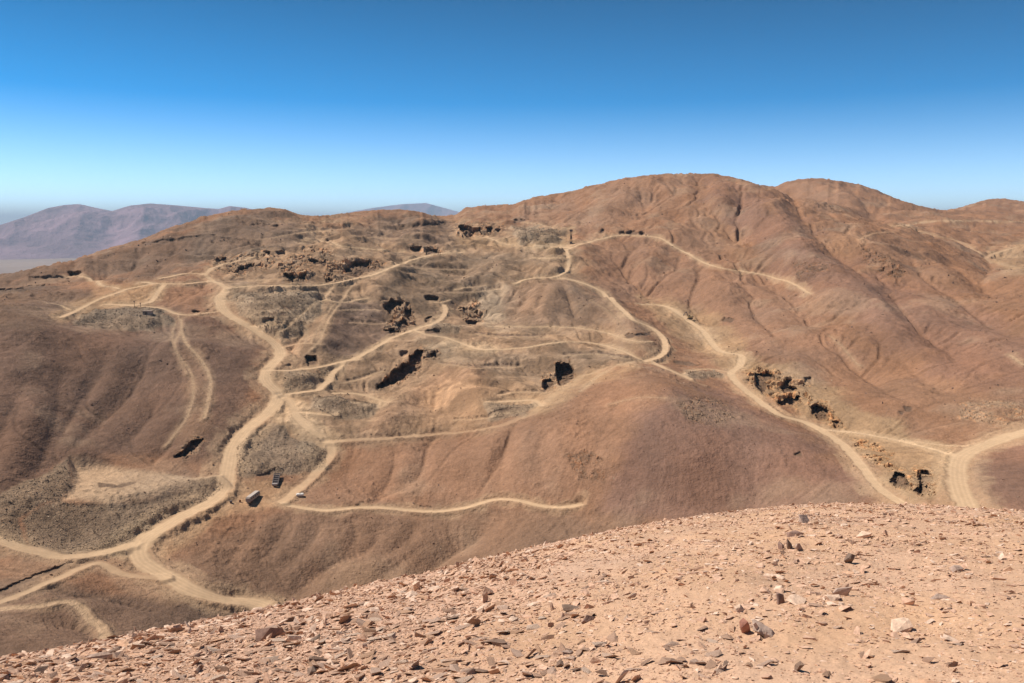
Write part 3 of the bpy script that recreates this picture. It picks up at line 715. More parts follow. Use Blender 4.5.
for poly, dep in PITS_AND_SHADOWS:
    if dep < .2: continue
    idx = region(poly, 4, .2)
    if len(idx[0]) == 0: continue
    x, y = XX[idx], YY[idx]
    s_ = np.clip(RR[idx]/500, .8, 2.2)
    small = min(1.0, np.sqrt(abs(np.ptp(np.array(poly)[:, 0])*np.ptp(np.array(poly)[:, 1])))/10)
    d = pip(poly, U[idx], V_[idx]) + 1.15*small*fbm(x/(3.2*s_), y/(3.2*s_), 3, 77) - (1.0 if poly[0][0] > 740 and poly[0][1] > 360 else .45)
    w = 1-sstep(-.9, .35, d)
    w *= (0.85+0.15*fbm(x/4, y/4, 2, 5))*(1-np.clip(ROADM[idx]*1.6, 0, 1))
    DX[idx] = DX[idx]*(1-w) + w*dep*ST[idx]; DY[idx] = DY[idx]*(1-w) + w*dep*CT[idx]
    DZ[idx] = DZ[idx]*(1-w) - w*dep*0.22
    COLR[idx] = COLR[idx]*(1-w[:, None]) + c(.17, .11, .075)*w[:, None]  # dark tone painted inside, also for the road-cut shadows

# fine relief
hillm = mid*np.clip(RR/500, .5, 2.2)
Z += hillm*(1-ROADM)*(0.16*fbm(XX/(3.2), YY/(3.2), 3, 21) + 0*ROUGH)
lp = sstep(.05, .6, fbm(XX/48, YY/48, 3, 23))
lg = fbm(XX/5.5, YY/4, 3, 24)
Z += hillm*(1-ROADM)*lp*0.8*sstep(.22, .5, lg)
near = 1-sstep(math.log(30), math.log(60), PP)
Z += near*(0.035*fbm(XX/0.9, YY/0.9, 4, 31) + 0.006*fbm(XX/0.07, YY/0.07, 2, 35))*sstep(.5, 2.2, RR)
# colour variation: broad soil drifts, rills darker than the ground between, roads
var = 1 + 0.10*fbm(XX/60, YY/60, 4, 41) + 0.07*fbm(XX/7, YY/7, 3, 43)
COLR *= var[..., None]
COLR *= np.array([.86, .81, .745])
wv = WORK[..., None]
pt = sstep(-.12, .22, fbm(XX/30, YY/22, 5, 151, .6))[..., None]
COLR *= 1 + wv*((pt-.5)*c(.30, .31, .32) - .03)
st_ = sstep(.25, .6, ridged(XX/26+fbm(XX/60, YY/60, 2, 5), YY/70, 2, 153)*.5+.2*perlin(XX/9, YY/9, 4))[..., None]
COLR *= 1 + wv*.22*st_
COLR *= 1 + (1-wv)*(.10*fbm(XX/26, YY/26, 3, 152)[..., None])
veil = sstep(.15, .8, fbm(XX/75+3, YY/75, 4, 171, .6))[..., None]*(1-wv)
COLR = COLR*(1-.35*veil) + c(.36, .235, .145)*.35*veil
warm = fbm(XX/45, YY/80, 3, 47)
COLR *= 1 + warm[..., None]*np.array([.05, 0.0, -.05])
COLR *= np.array([.965, 1.0, 1.05])
rl = np.clip(RILL, -.8, 1.6)
COLR *= (1 - 0.085*rl)[..., None]
roadc = c(.53, .36, .215)
rw = ROADM[..., None]*0.9
trk = 1 + 0.16*np.exp(-(TRACK/0.5)**2) - 0.05
COLR = COLR*(1-rw) + roadc*rw*(trk*(1+0.06*fbm(XX/5, YY/5, 3, 55)))[..., None]
fgm = (1-sstep(math.log(25), math.log(60), PP))[..., None]
leftness = sstep(R(8), R(-14), TT)[..., None]
fgc = (c(.53, .33, .208)*(1-leftness) + c(.50, .31, .212)*leftness)*(1+0.10*fbm(XX/1.6, YY/1.6, 4, 58)[..., None])
fgc = fgc*(1+np.clip(fbm(XX/2.3, YY/2.3, 3, 59), -1, 1)[..., None]*np.array([.02, -.01, -.08]))
COLR = COLR*(1-fgm)+fgc*fgm
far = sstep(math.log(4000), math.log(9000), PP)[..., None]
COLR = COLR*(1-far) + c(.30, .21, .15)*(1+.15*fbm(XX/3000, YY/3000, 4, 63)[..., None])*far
LAB[(ROADN > .25) & (LAB < 10)] = 1
LAB[RR < 45] = 2
LAB[RR > 5200] = 3

# ------------------------------------------------------------------ materials
def mat_new(name):
    m = bpy.data.materials.new(name); m.use_nodes = True
    n = m.node_tree.nodes; l = m.node_tree.links
    b = n["Principled BSDF"]; b.inputs['Roughness'].default_value = .95
    b.inputs['Specular IOR Level'].default_value = 0.15
    return m, n, l, b
def ground_mat(name, specs, bumps, contrast=.35):
    """attribute colour times procedural mottling; bump from noises (scale 1/m, height m)"""
    m, n, l, b = mat_new(name)
    at = n.new("ShaderNodeAttribute"); at.attribute_name = "soil"
    tcn = n.new("ShaderNodeTexCoord")
    cur = at.outputs['Color']
    for sc, amt, det in specs:
        t = n.new("ShaderNodeTexNoise"); t.inputs['Scale'].default_value = sc; t.inputs['Detail'].default_value = det; t.inputs['Roughness'].default_value = .62
        l.new(tcn.outputs['Object'], t.inputs['Vector'])
        r = n.new("ShaderNodeMapRange"); r.inputs['From Min'].default_value = .3; r.inputs['From Max'].default_value = .7
        r.inputs['To Min'].default_value = 1-amt; r.inputs['To Max'].default_value = 1+amt
        l.new(t.outputs['Fac'], r.inputs['Value'])
        mx = n.new("ShaderNodeVectorMath"); mx.operation = 'SCALE'
        l.new(cur, mx.inputs[0]); l.new(r.outputs[0], mx.inputs['Scale'])
        cur = mx.outputs[0]
    l.new(cur, b.inputs['Base Color'])
    prev = None
    for sc, h, det in bumps:
        t = n.new("ShaderNodeTexNoise"); t.inputs['Scale'].default_value = sc; t.inputs['Detail'].default_value = det; t.inputs['Roughness'].default_value = .7
        l.new(tcn.outputs['Object'], t.inputs['Vector'])
        bp = n.new("ShaderNodeBump"); bp.inputs['Distance'].default_value = h; bp.inputs['Strength'].default_value = 1
        l.new(t.outputs['Fac'], bp.inputs['Height'])
        if prev: l.new(prev, bp.inputs['Normal'])
        prev = bp.outputs['Normal']
    if prev: l.new(prev, b.inputs['Normal'])
    return m
M_HILL = ground_mat("desert_soil", [(.02, .14, 6), (.25, .13, 4), (.8, .12, 3)], [(.12, 1.3, 4), (.5, .6, 3)])
M_ROAD = ground_mat("packed_dust", [(.05, .05, 4), (.5, .07, 3)], [(.5, .12, 3)])
M_ROCK = ground_mat("broken_rock", [(.15, .15, 5), (.9, .22, 3)], [(.35, 1.2, 4), (1.2, .45, 2)])
M_TOP = ground_mat("stony_ground", [(.8, .05, 5), (14, .10, 4), (60, .12, 3)], [(18, .012, 5), (70, .004, 3)])
M_FAR = ground_mat("far_desert", [(.0004, .15, 6), (.002, .1, 4)], [])
M_MTN = ground_mat("mountain_rock", [(.0005, .2, 6)], [(.0012, 160, 6)])

# ------------------------------------------------------------------ ground meshes (faces of one grid shared out)
PX_, PY_, PZ_ = XX+DX, YY+DY, Z+DZ
POS = np.stack([PX_, PY_, PZ_], -1).reshape(-1, 3)
CF = np.clip(COLR, .01, .9).reshape(-1, 3)
jj, ii = np.meshgrid(np.arange(NR-1), np.arange(NT-1), indexing='ij')
a0 = (jj*NT+ii).ravel()
QUAD = np.stack([a0, a0+1, a0+NT+1, a0+NT], -1)     # CCW seen from above? fixed below
QUAD = QUAD[:, ::-1]
FL = LAB[:-1, :-1].ravel()
def mesh_from(name, pos, faces, mat, col=None, smooth=True):
    used, inv = np.unique(faces, return_inverse=True)
    inv = inv.reshape(faces.shape)
    me = bpy.data.meshes.new(name)
    k = faces.shape[1]
    me.vertices.add(len(used)); me.vertices.foreach_set('co', pos[used].astype(np.float32).ravel())
    me.loops.add(inv.size); me.loops.foreach_set('vertex_index', inv.astype(np.int32).ravel())
    me.polygons.add(len(faces)); me.polygons.foreach_set('loop_start', np.arange(0, inv.size, k, dtype=np.int32))
    me.polygons.foreach_set('use_smooth', np.full(len(faces), smooth))
    me.update(calc_edges=True)
    if col is not None:
        at = me.attributes.new('soil', 'FLOAT_COLOR', 'POINT')
        rgba = np.ones((len(used), 4), np.float32); rgba[:, :3] = col[used]
        at.data.foreach_set('color', rgba.ravel())
    me.materials.append(mat)
    o = bpy.data.objects.new(name, me)
    COL.objects.link(o)
    return o
def tag(o, label=None, cat=None, group=None, kind=None):
    if label: o['label'] = label
    if cat: o['category'] = cat
    if group: o['group'] = group
    if kind: o['kind'] = kind
    return o
tag(mesh_from('hills', POS, QUAD[FL == 0], M_HILL, CF), "bare reddish brown desert hills cut by gullies and mine tracks", "hills", kind='structure')
tag(mesh_from('dirt_road', POS, QUAD[FL == 1], M_ROAD, CF), "pale dusty tracks winding over the brown hills", "dirt road", kind='structure')
tag(mesh_from('stony_ground', POS, QUAD[FL == 2], M_TOP, CF), "sunlit stony brow of the hilltop in front", "ground", kind='structure')
tag(mesh_from('desert_plain', POS, QUAD[FL == 3], M_FAR, CF), "hazy flat desert plain beyond the hills", "plain", kind='structure')
for k, (poly, bs, rel, label) in enumerate(OUTCROPS):
    f = QUAD[FL == 10+k]
    if len(f): tag(mesh_from('rock_outcrop', POS, f, M_ROCK, CF, smooth=False), label, "rock outcrop", "broken outcrops and diggings in the hills")
for k, (poly, label) in enumerate(HEAPS):
    f = QUAD[FL == 100+k]
    if len(f): tag(mesh_from('waste_heap', POS, f, M_ROCK, CF), label, "waste heap", "heaps of waste rock among the tracks")

# ------------------------------------------------------------------ far mountains
def mountain(name, sky_px, r0, r1, seed, label, amp):
    p = np.array(sky_px, float)
    th, e = ray(p[:, 0], p[:, 1])
    ths = np.arange(th.min(), th.max(), 0.0012)
    rr = np.exp(np.linspace(math.log(r0), math.log(r1), 150))
    T, Q = np.meshgrid(ths, rr)
    rm = r0 + (r1-r0)*0.5
    top = np.interp(ths, th, e)*rm + 0
    H = (top+600)[None]
    s = (Q-r0)/(r1-r0)
    prof = np.where(s < .5, sstep(0, .5, s)**.8, sstep(1, .5, s))
    x, y = Q*np.sin(T), Q*np.cos(T)
    rg = ridged(x/2600, y/4200, 5, seed)*.5
    z = -615 + H*prof*(1+0.0*rg) + amp*rg*prof*(1-prof)*4*.5 + amp*.10*rg*prof - 30*(1-prof)
    z = np.minimum(z, np.interp(ths, th, e)[None]*Q)
    NTm = len(ths)
    j, i = np.meshgrid(np.arange(len(rr)-1), np.arange(NTm-1), indexing='ij')
    a = (j*NTm+i).ravel()
    q = np.stack([a+NTm, a+NTm+1, a+1, a], -1)
    pos = np.stack([x, y, z], -1).reshape(-1, 3)
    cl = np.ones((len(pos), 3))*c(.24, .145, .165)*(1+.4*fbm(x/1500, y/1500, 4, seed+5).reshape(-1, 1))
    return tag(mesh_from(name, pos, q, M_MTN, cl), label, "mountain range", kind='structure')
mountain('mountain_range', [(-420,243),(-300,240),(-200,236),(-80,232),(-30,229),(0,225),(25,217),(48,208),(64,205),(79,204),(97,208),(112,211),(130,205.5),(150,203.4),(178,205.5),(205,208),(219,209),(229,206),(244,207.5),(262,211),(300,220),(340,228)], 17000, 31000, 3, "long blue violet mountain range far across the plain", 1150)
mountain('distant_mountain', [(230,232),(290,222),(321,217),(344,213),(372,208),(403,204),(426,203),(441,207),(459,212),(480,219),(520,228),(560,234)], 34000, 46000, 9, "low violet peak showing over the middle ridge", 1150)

# ------------------------------------------------------------------ air
def box_mesh(name, lo, hi, mat):
    x0, y0, z0 = lo; x1, y1, z1 = hi
    v = [(x0,y0,z0),(x1,y0,z0),(x1,y1,z0),(x0,y1,z0),(x0,y0,z1),(x1,y0,z1),(x1,y1,z1),(x0,y1,z1)]
    f = [(0,3,2,1),(4,5,6,7),(0,1,5,4),(1,2,6,5),(2,3,7,6),(3,0,4,7)]
    me = bpy.data.meshes.new(name); me.from_pydata(v, [], f); me.materials.append(mat)
    o = bpy.data.objects.new(name, me); COL.objects.link(o); return o
mh = bpy.data.materials.new("haze"); mh.use_nodes = True
hn = mh.node_tree.nodes; hn.clear()
ho = hn.new("ShaderNodeOutputMaterial"); pv = hn.new("ShaderNodeVolumePrincipled")
pv.inputs['Color'].default_value = (.66, .82, 1.0, 1); pv.inputs['Density'].default_value = 3.4e-5; pv.inputs['Anisotropy'].default_value = .0
mh.node_tree.links.new(pv.outputs[0], ho.inputs['Volume'])
tag(box_mesh('haze', (-91000, -91000, -760), (91000, 91000, 1150), mh), "thin bluish air haze", None, kind='stuff')

# ------------------------------------------------------------------ loose stones on the near slope
def hull_template(seed, flat=.38, long=1.35, pts_n=8, tris=True):
    """an angular shard: convex hull of a few points, unit half length along x"""
    rng = np.random.default_rng(seed)
    p = rng.normal(size=(pts_n, 3)); p /= np.linalg.norm(p, axis=1)[:, None]
    p = np.sign(p)*np.abs(p)**.7
    p *= np.array([long, rng.uniform(.55, .85), flat*rng.uniform(.7, 1.3)])
    # shear so the slabs have slanting ends like split slate
    p[:, 0] += p[:, 2]*rng.uniform(-.5, .5); p[:, 1] += p[:, 2]*rng.uniform(-.4, .4)
    p /= np.abs(p).max()
    return p
import bmesh
def hull_mesh(p):
    bm = bmesh.new()
    for q in p: bm.verts.new(q)
    r = bmesh.ops.convex_hull(bm, input=bm.verts[:])
    junk = [g for g in r['geom_interior'] if isinstance(g, bmesh.types.BMVert)] + [g for g in r['geom_unused'] if isinstance(g, bmesh.types.BMVert)]
    if junk: bmesh.ops.delete(bm, geom=list(set(junk)), context='VERTS')
    bmesh.ops.recalc_face_normals(bm, faces=bm.faces[:])
    bmesh.ops.triangulate(bm, faces=bm.faces[:])
    bm.verts.index_update()
    v = np.array([q.co[:] for q in bm.verts]); f = np.array([[q.index for q in t.verts] for t in bm.faces])
    bm.free()
    return v, f
def stone_mat(name, base, rnd_node, spread=.25):
    m, n, l, b = mat_new(name)
    g = n.new("ShaderNodeNewGeometry"); oi = n.new("ShaderNodeObjectInfo")
    src = g.outputs['Random Per Island'] if rnd_node == 'island' else oi.outputs['Random']
    cr = n.new("ShaderNodeValToRGB"); el = cr.color_ramp.elements
    cr.color_ramp.interpolation = 'CONSTANT'
    for e_, (p_, k_) in zip([el[0], el[1]]+[el.new(.5) for _ in range(4)], base): e_.position = p_; e_.color = (*k_, 1)
    l.new(src, cr.inputs[0])
    t = n.new("ShaderNodeTexNoise"); t.inputs['Scale'].default_value = 30; t.inputs['Detail'].default_value = 4
    tcn = n.new("ShaderNodeTexCoord"); l.new(tcn.outputs['Object'], t.inputs['Vector'])
    r = n.new("ShaderNodeMapRange"); r.inputs['From Min'].default_value = .3; r.inputs['From Max'].default_value = .7; r.inputs['To Min'].default_value = 1-spread; r.inputs['To Max'].default_value = 1+spread
    l.new(t.outputs['Fac'], r.inputs['Value'])
    mx = n.new("ShaderNodeVectorMath"); mx.operation = 'SCALE'; l.new(cr.outputs[0], mx.inputs[0]); l.new(r.outputs[0], mx.inputs['Scale'])
    l.new(mx.outputs[0], b.inputs['Base Color'])
    bp = n.new("ShaderNodeBump"); bp.inputs['Distance'].default_value = .01; l.new(t.outputs['Fac'], bp.inputs['Height']); l.new(bp.outputs[0], b.inputs['Normal'])
    b.inputs['Roughness'].default_value = .85
    return m
PAL = [(0, (.55,.345,.235)), (.25, (.58,.39,.285)), (.5, (.52,.315,.20)), (.68, (.62,.44,.325)), (.84, (.46,.285,.195)), (.965, (.32,.205,.145))]
M_CHIP = stone_mat("stone_chips", PAL, 'island')
M_STONE = stone_mat("stone", PAL, 'object')
TEMPL = [hull_mesh(hull_template(s, flat=[.2, .28, .4, .15][s % 4])) for s in range(28)]

RHO_F = RHO
def front_hit(us, vs_):
    th, e = ray(us, vs_)
    j0, j1 = np.searchsorted(RHO, math.log(2.5)), np.searchsorted(RHO, math.log(26))
    th = np.atleast_1d(th); e = np.atleast_1d(e); out = []
    for t, ee in zip(th, e):
        i = int(np.clip(np.searchsorted(TH, t), 1, NT-1))
        ec_ = Z[j0:j1, i]/RR[j0:j1, i]
        k = int(np.argmax(ec_ >= ee)) if (ec_ >= ee).any() else int(np.argmax(ec_))
        r = RR[j0+k, i]; out.append((r*math.sin(t), r*math.cos(t)))
    return np.array(out)
def front_normal(x, y):
    h = .15
    zx = (zat(x+h, y)-zat(x-h, y))/(2*h); zy = (zat(x, y+h)-zat(x, y-h))/(2*h)
    nrm = np.stack([-zx, -zy, np.ones_like(zx)], -1)
    return nrm/np.linalg.norm(nrm, axis=1)[:, None]

rng = np.random.default_rng(11)
N_CAND = 1000000
th_s = rng.uniform(R(-60), R(60), N_CAND)
r_s = np.sqrt(rng.uniform(2.0**2, 21**2, N_CAND))
cr_r = np.interp(th_s, TH, rc)
xs, ys = r_s*np.sin(th_s), r_s*np.cos(th_s)
# sizes: half length in metres, power law
size = 0.0075*(1-rng.uniform(0, 1, N_CAND))**(-1/2.1)
size = np.minimum(size, .07)
leftw = sstep(R(13), R(-9), th_s)
nearw = 1
patchy = fbm(xs/1.7, ys/1.7, 3, 300)+.8*fbm(xs/.4, ys/.4, 2, 301)
dens = leftw*(.85+.4*patchy) + (1-leftw)*np.clip(.42+.5*patchy, .10, 1)
crestb = sstep(.55, 1.0, r_s/cr_r)*(1-leftw)*.18
keep = (rng.uniform(0, 1, N_CAND) < dens+crestb) & (r_s < cr_r*1.3) & (size/r_s > .0011)
xs, ys, size, th_s, r_s, leftw = [a[keep] for a in (xs, ys, size, th_s, r_s, leftw)]
size = size*(.85+.35*leftw)
print("stones", len(xs))
zs = zat(xs, ys)
N3 = front_normal(xs, ys)
def rotmats(n_, N3, up_frac):
    yaw = rng.uniform(0, 2*math.pi, n_)
    tilt = np.abs(rng.normal(0, .22, n_)); steep = rng.uniform(0, 1, n_) < up_frac; tilt = np.where(steep, rng.uniform(.7, 1.35, n_), tilt)
    az = rng.uniform(0, 2*math.pi, n_)
    nn = N3 + np.stack([np.cos(az), np.sin(az), np.zeros(n_)], -1)*np.tan(np.minimum(tilt, 1.3))[:, None]
    nn /= np.linalg.norm(nn, axis=1)[:, None]
    t = np.stack([np.cos(yaw), np.sin(yaw), np.zeros(n_)], -1)
    t -= nn*(t*nn).sum(1)[:, None]; t /= np.linalg.norm(t, axis=1)[:, None]
    b = np.cross(nn, t)
    return np.stack([t, b, nn], -1), tilt
RM, tilt = rotmats(len(xs), N3, .07)
un, vn = proj(xs, ys, zs)
inview = (un > 4) & (un < 1020) & (vn < 680) & (r_s < cr_r[keep]*.99)
app = np.where(inview, size/r_s, 0)
# the biggest in view become stones of their own
big_i = np.argsort(-app)[:272]
mask_big = np.zeros(len(xs), bool); mask_big[big_i] = True
sink = .25
def chips(name, sel):
    V, Fc, off = [], [], 0
    tid = rng.integers(0, len(TEMPL), len(xs))
    for k, (tv, tf) in enumerate(TEMPL):
        m = np.nonzero(sel & (tid == k))[0]
        if not len(m): continue
        v = np.einsum('nij,kj->nki', RM[m], tv)*size[m][:, None, None]
        p = np.stack([xs[m], ys[m], zs[m]], -1) + N3[m]*(size[m]*(.05+.35*np.sin(np.minimum(tilt[m], 1.4))))[:, None]
        v += p[:, None, :]
        V.append(v.reshape(-1, 3)); nv = len(tv)
        Fc.append((tf[None]+(np.arange(len(m))*nv)[:, None, None]).reshape(-1, 3)+off)
        off += len(m)*nv
    return mesh_from(name, np.concatenate(V), np.concatenate(Fc), M_CHIP, None, smooth=False)
tag(chips('gravel', ~mask_big), "countless pinkish stone chips covering the near slope", None, kind='stuff')
NAMES6 = ["pinkish tan", "pale pink", "orange tan", "cream", "brown", "dark brown"]
MATS6 = [stone_mat(nm_.replace(' ', '_')+'_stone', [(0, k_), (.2, k_), (.4, k_), (.6, k_), (.8, k_), (1, k_)], 'object', .2) for nm_, (p_, k_) in zip(NAMES6, PAL)]
LANDMARKS = [(849,563,"the small upright dark block"),(843,596,"the leaning wedge"),(745,633,"the pointed reddish rock"),(780,604,"the brown upright slab"),(900,631,"the lone flat pale rock"),
 (790,549,"the sharp fin near the brow"),(865,538,"the pale shelving slab"),(956,571,"the small dark rock far right"),(268,640,"the widest boulder"),(315,641,"the dark pyramid shaped stone"),
 (724,671,"the dark triangular fin"),(235,620,"the thin pale spike"),(417,590,"the pale pointed brow block"),(103,660,"the long dark slate sliver"),(570,611,"the flat dark slab"),
 (567,655,"the dark lipped stone"),(310,675,"the black faced stone"),(662,593,"the whitish pebble")]
TM = {}
def stone_mesh(k, m_):
    if (k, m_) not in TM:
        tv, tf = TEMPL[k]; me = bpy.data.meshes.new('stone'); me.from_pydata(tv.tolist(), [], tf.tolist()); me.materials.append(MATS6[m_]); TM[(k, m_)] = me
    return TM[(k, m_)]
recs = []
for q in big_i:
    k = int(rng.integers(0, len(TEMPL))); m_ = int(rng.choice(6, p=[.26, .22, .2, .14, .12, .06]))
    o = bpy.data.objects.new('stone', stone_mesh(k, m_)); COL.objects.link(o)
    p = np.array([xs[q], ys[q], zs[q]]) + N3[q]*size[q]*(.06+.35*math.sin(min(tilt[q], 1.4)))
    o.matrix_world = Matrix([[*(RM[q][r_]*size[q]), p[r_]] for r_ in range(3)]+[[0, 0, 0, 1]])
    shape = "upright" if tilt[q] > .6 else ["flat", "low", "chunky", "thin"][k % 4]
    dl = [math.hypot(un[q]-a_, vn[q]-b_) for a_, b_, _ in LANDMARKS]; w_ = int(np.argmin(dl)); la, lb, ln_ = LANDMARKS[w_]
    du, dv = un[q]-la, vn[q]-lb
    rel = ("left of" if du < 0 else "right of") if abs(du) > abs(dv)*1.2 else ("above" if dv < 0 else "below")
    recs.append([f"{shape} {NAMES6[m_]} stone {rel} {ln_}", dl[w_], o, un[q]])
from collections import defaultdict
grp = defaultdict(list)
for r_ in recs: grp[r_[0]].append(r_)
ORD = ["nearest", "second nearest", "third nearest", "fourth nearest", "fifth nearest", "sixth nearest", "seventh nearest", "eighth nearest", "ninth nearest", "tenth nearest"]
for lab, L_ in grp.items():
    L_.sort(key=lambda r_: r_[1])
    for n_, r_ in enumerate(L_):
        tag(r_[2], lab if len(L_) == 1 else ORD[min(n_, 9)]+' '+lab, "stone", "loose stones in the dense scree of the near slope" if r_[3] < 512 else "loose stones on the sandy part of the near slope")

# stones that stand out, each with its own shape
def ground_frame(u, v):
    p = front_hit(u, v)[0]
    z = float(zat(np.array([p[0]]), np.array([p[1]]))[0])
    return Vector((p[0], p[1], z))
def rock(name, u, v, wpx, dims, rot, label, seed, pal, lift=.25, n=12, group=None, parts=()):
    g = ground_frame(u, v); r = math.hypot(g.x, g.y)
    s = wpx/F_PX*r/2
    p = hull_template(seed, flat=1, pts_n=n)
    p = p/np.abs(p).max(0)*np.array(dims)
    tv, tf = hull_mesh(p)
    me = bpy.data.meshes.new(name); me.from_pydata((tv*s*1.12).tolist(), [], tf.tolist())
    me.materials.append(pal)
    o = bpy.data.objects.new(name, me); COL.objects.link(o)
    o.location = g + Vector((0, 0, lift*s)); o.rotation_euler = tuple(R(a) for a in rot)
    tag(o, label, 'rock', group)
    return o, s, g
def flatmat(name, col, spread=.25): return stone_mat(name, [(0, col), (1, col)], 'object', spread) 
def stone_mat2(name, col):
    return stone_mat(name, [(0, col), (.2, col), (.4, col), (.6, col), (.8, col), (1, col)], 'object', .22)
R_PALE = stone_mat2('pale_pink_rock', (.66, .46, .33)); R_DARK = stone_mat2('dark_rock', (.20, .135, .10)); R_GREY = stone_mat2('grey_rock', (.42, .30, .235))
R_RED = stone_mat2('red_rock', (.42, .20, .14)); R_BRN = stone_mat2('brown_rock', (.27, .165, .125))
rock('rock', 849, 563, 9, (.9, .8, 1.3), (4, 6, 20), "small upright blocky rock with a black shaded face beside a pale chip", 501, R_DARK, .8)
rock('rock', 855, 574, 11, (1, .7, .4), (10, 0, 30), "pale broken chip just below the small upright dark block", 502, R_PALE, .2)
rock('rock', 843, 596, 17, (1.2, .45, .5), (35, -28, -20), "leaning wedge of dark rock rising to the right from pale slabs", 503, R_GREY, .45)
rock('rock', 833, 600, 17, (1, .7, .35), (12, 8, 30), "flat pale pinkish slabs at the foot of the leaning wedge", 504, R_PALE, .2)
rock('rock', 745, 633, 12, (.8, .5, 1.7), (12, -26, 10), "pointed reddish rock leaning left beside grey layered slabs", 505, R_RED, .8)
o, s_, g_ = rock('rock', 765, 636, 26, (1.1, .6, .32), (24, 22, -14), "grey layered slabs fanned against the pointed reddish rock", 506, R_GREY, .25)
for a in range(3):
    q = hull_template(520+a, flat=.22); tv, tf = hull_mesh(q)
    me = bpy.data.meshes.new('slab'); me.from_pydata((tv*s_*.75).tolist(), [], tf.tolist()); me.materials.append(R_PALE if a != 1 else R_GREY)
    ch = bpy.data.objects.new('slab', me); COL.objects.link(ch); ch.parent = o
    ch.location = ((a-1.2)*s_*.45, -s_*.35, s_*.12); ch.rotation_euler = (R(20), R(38-10*a), R(20*a))
rock('rock', 780, 604, 13, (.8, .35, 1.1), (-28, 14, 10), "brown upright slab set in pale stones above the reddish rock", 507, R_BRN, .5)
rock('rock', 796, 603, 19, (1, .8, .3), (10, 6, 50), "broad pale slab right of the brown upright slab", 508, R_PALE, .15)
rock('rock', 900, 631, 19, (1.1, .7, .42), (14, -8, 10), "lone pale flat rock with black shade under its front edge", 509, R_PALE, .35)
rock('rock', 790, 549, 12, (.5, .4, 1.5), (10, -20, 15), "sharp dark fin in the jagged cluster near the brow of the slope", 510, R_DARK, .7)
rock('rock', 799, 551, 11, (.6, .35, 1.2), (15, -34, 20), "shorter dark splinter right of the sharp fin near the brow", 511, R_GREY, .5)
rock('rock', 781, 549, 12, (.8, .5, .9), (5, 10, 60), "brown lump at the left end of the jagged cluster", 512, R_BRN, .4)
rock('rock', 804, 523, 12, (1, .8, .8), (0, 10, 30), "grey knob close under the brow above the jagged cluster", 513, R_GREY, .4)
rock('rock', 795, 536, 14, (1.1, .6, .45), (5, 5, 5), "low brown ledge between the grey knob and the jagged cluster", 514, R_BRN, .25)
rock('rock', 865, 538, 14, (1.2, .6, .45), (12, -16, 20), "pale shelving slab alone on the upper sandy slope", 515, R_PALE, .3)
rock('rock', 956, 571, 11, (1, .7, .6), (20, 10, 30), "small dark rock far right on the sandy slope", 516, R_GREY, .35)
rock('rock', 938, 599, 15, (1.1, .6, .4), (12, 4, -10), "low grey chunk at the far right below the small dark rock", 517, R_GREY, .25)
rock('rock', 268, 640, 23, (1.15, .8, .7), (14, 6, 20), "widest grey brown boulder in the dense scree at lower left", 518, R_BRN, .4)
rock('rock', 315, 641, 11, (.9, .8, 1), (30, 10, 20), "dark pyramid shaped stone right of the widest boulder", 519, R_DARK, .35)
rock('rock', 290, 622, 9, (.9, .8, .9), (30, 0, 60), "dark stone in the scree above the dark pyramid stone", 523, R_DARK, .35)
rock('rock', 724, 671, 11, (.35, .5, 1.5), (-10, 26, 30), "dark triangular fin standing at the bottom edge of the slope", 524, R_DARK, .6)
rock('rock', 719, 672, 9, (.6, .4, 1.2), (0, 20, 20), "pale shard leaning on the dark triangular fin", 525, R_PALE, .4)
rock('rock', 235, 620, 5, (.7, .5, 2.0), (4, 8, 0), "thin pale spike standing up on the left brow", 526, R_PALE, 1.4)
rock('rock', 417, 590, 9, (1, .7, 1.2), (8, 0, 30), "pale pointed block breaking the brow line near the middle", 527, R_PALE, .8)
rock('rock', 103, 660, 21, (1.3, .35, .3), (30, -10, 6), "long dark sliver of slate at the lower left brow", 528, R_GREY, .3)
rock('rock', 570, 611, 17, (1.2, .5, .3), (34, 0, -8), "flat dark slab in the middle of the sandy scree", 529, R_DARK, .25)
rock('rock', 588, 621, 15, (1.1, .5, .45), (26, -14, 20), "dark broken slab below right of the flat dark slab", 530, R_BRN, .25)
rock('rock', 567, 655, 12, (1.1, .5, .4), (30, 0, 6), "dark lipped stone near the bottom middle", 531, R_GREY, .3)
rock('rock', 310, 675, 14, (1, .8, .7), (30, 6, 40), "black faced stone at the bottom of the dense scree", 532, R_DARK, .3)
rock('rock', 740, 612, 13, (1, .7, .5), (14, 8, 20), "small pale stone with dark rim left of the brown upright slab", 533, R_PALE, .25)
rock('rock', 662, 593, 9, (1, .8, .7), (10, 0, 0), "rounded whitish pebble alone in the middle of the slope", 534, R_PALE, .3)

# ------------------------------------------------------------------ rubble on the waste heaps, crags and slopes
rng = np.random.default_rng(77)
wgt = (LAB >= 10)*1.0 + 0.0
jv, iv = np.nonzero((LAB >= 100) & (RR < 1300))
def scatter(jv, iv, n_, smin, smax, pxmin):
    k = rng.integers(0, len(jv), n_)
    j, i = jv[k], iv[k]
    a = rng.uniform(-.5, .5, n_)
    x = PX_[j, i]; y = PY_[j, i]; z = PZ_[j, i]
    r = RR[j, i]
    s = np.clip(smin*(1-rng.uniform(0, 1, n_))**(-1/2.2), 0, smax)*np.clip(r/480, .8, 2.0)
    t = a*DTH*r
    return x+t*CT[j, i], y-t*ST[j, i], z, s
X1 = scatter(jv, iv, 26000, .13, .6, 0)
okm = (LAB == 0) & (RR > 240) & (RR < 1300) & (fbm(XX/38, YY/38, 3, 88) > -.05)
jv2, iv2 = np.nonzero(okm)
X2 = scatter(jv2, iv2, 26000, .11, .8, 0)
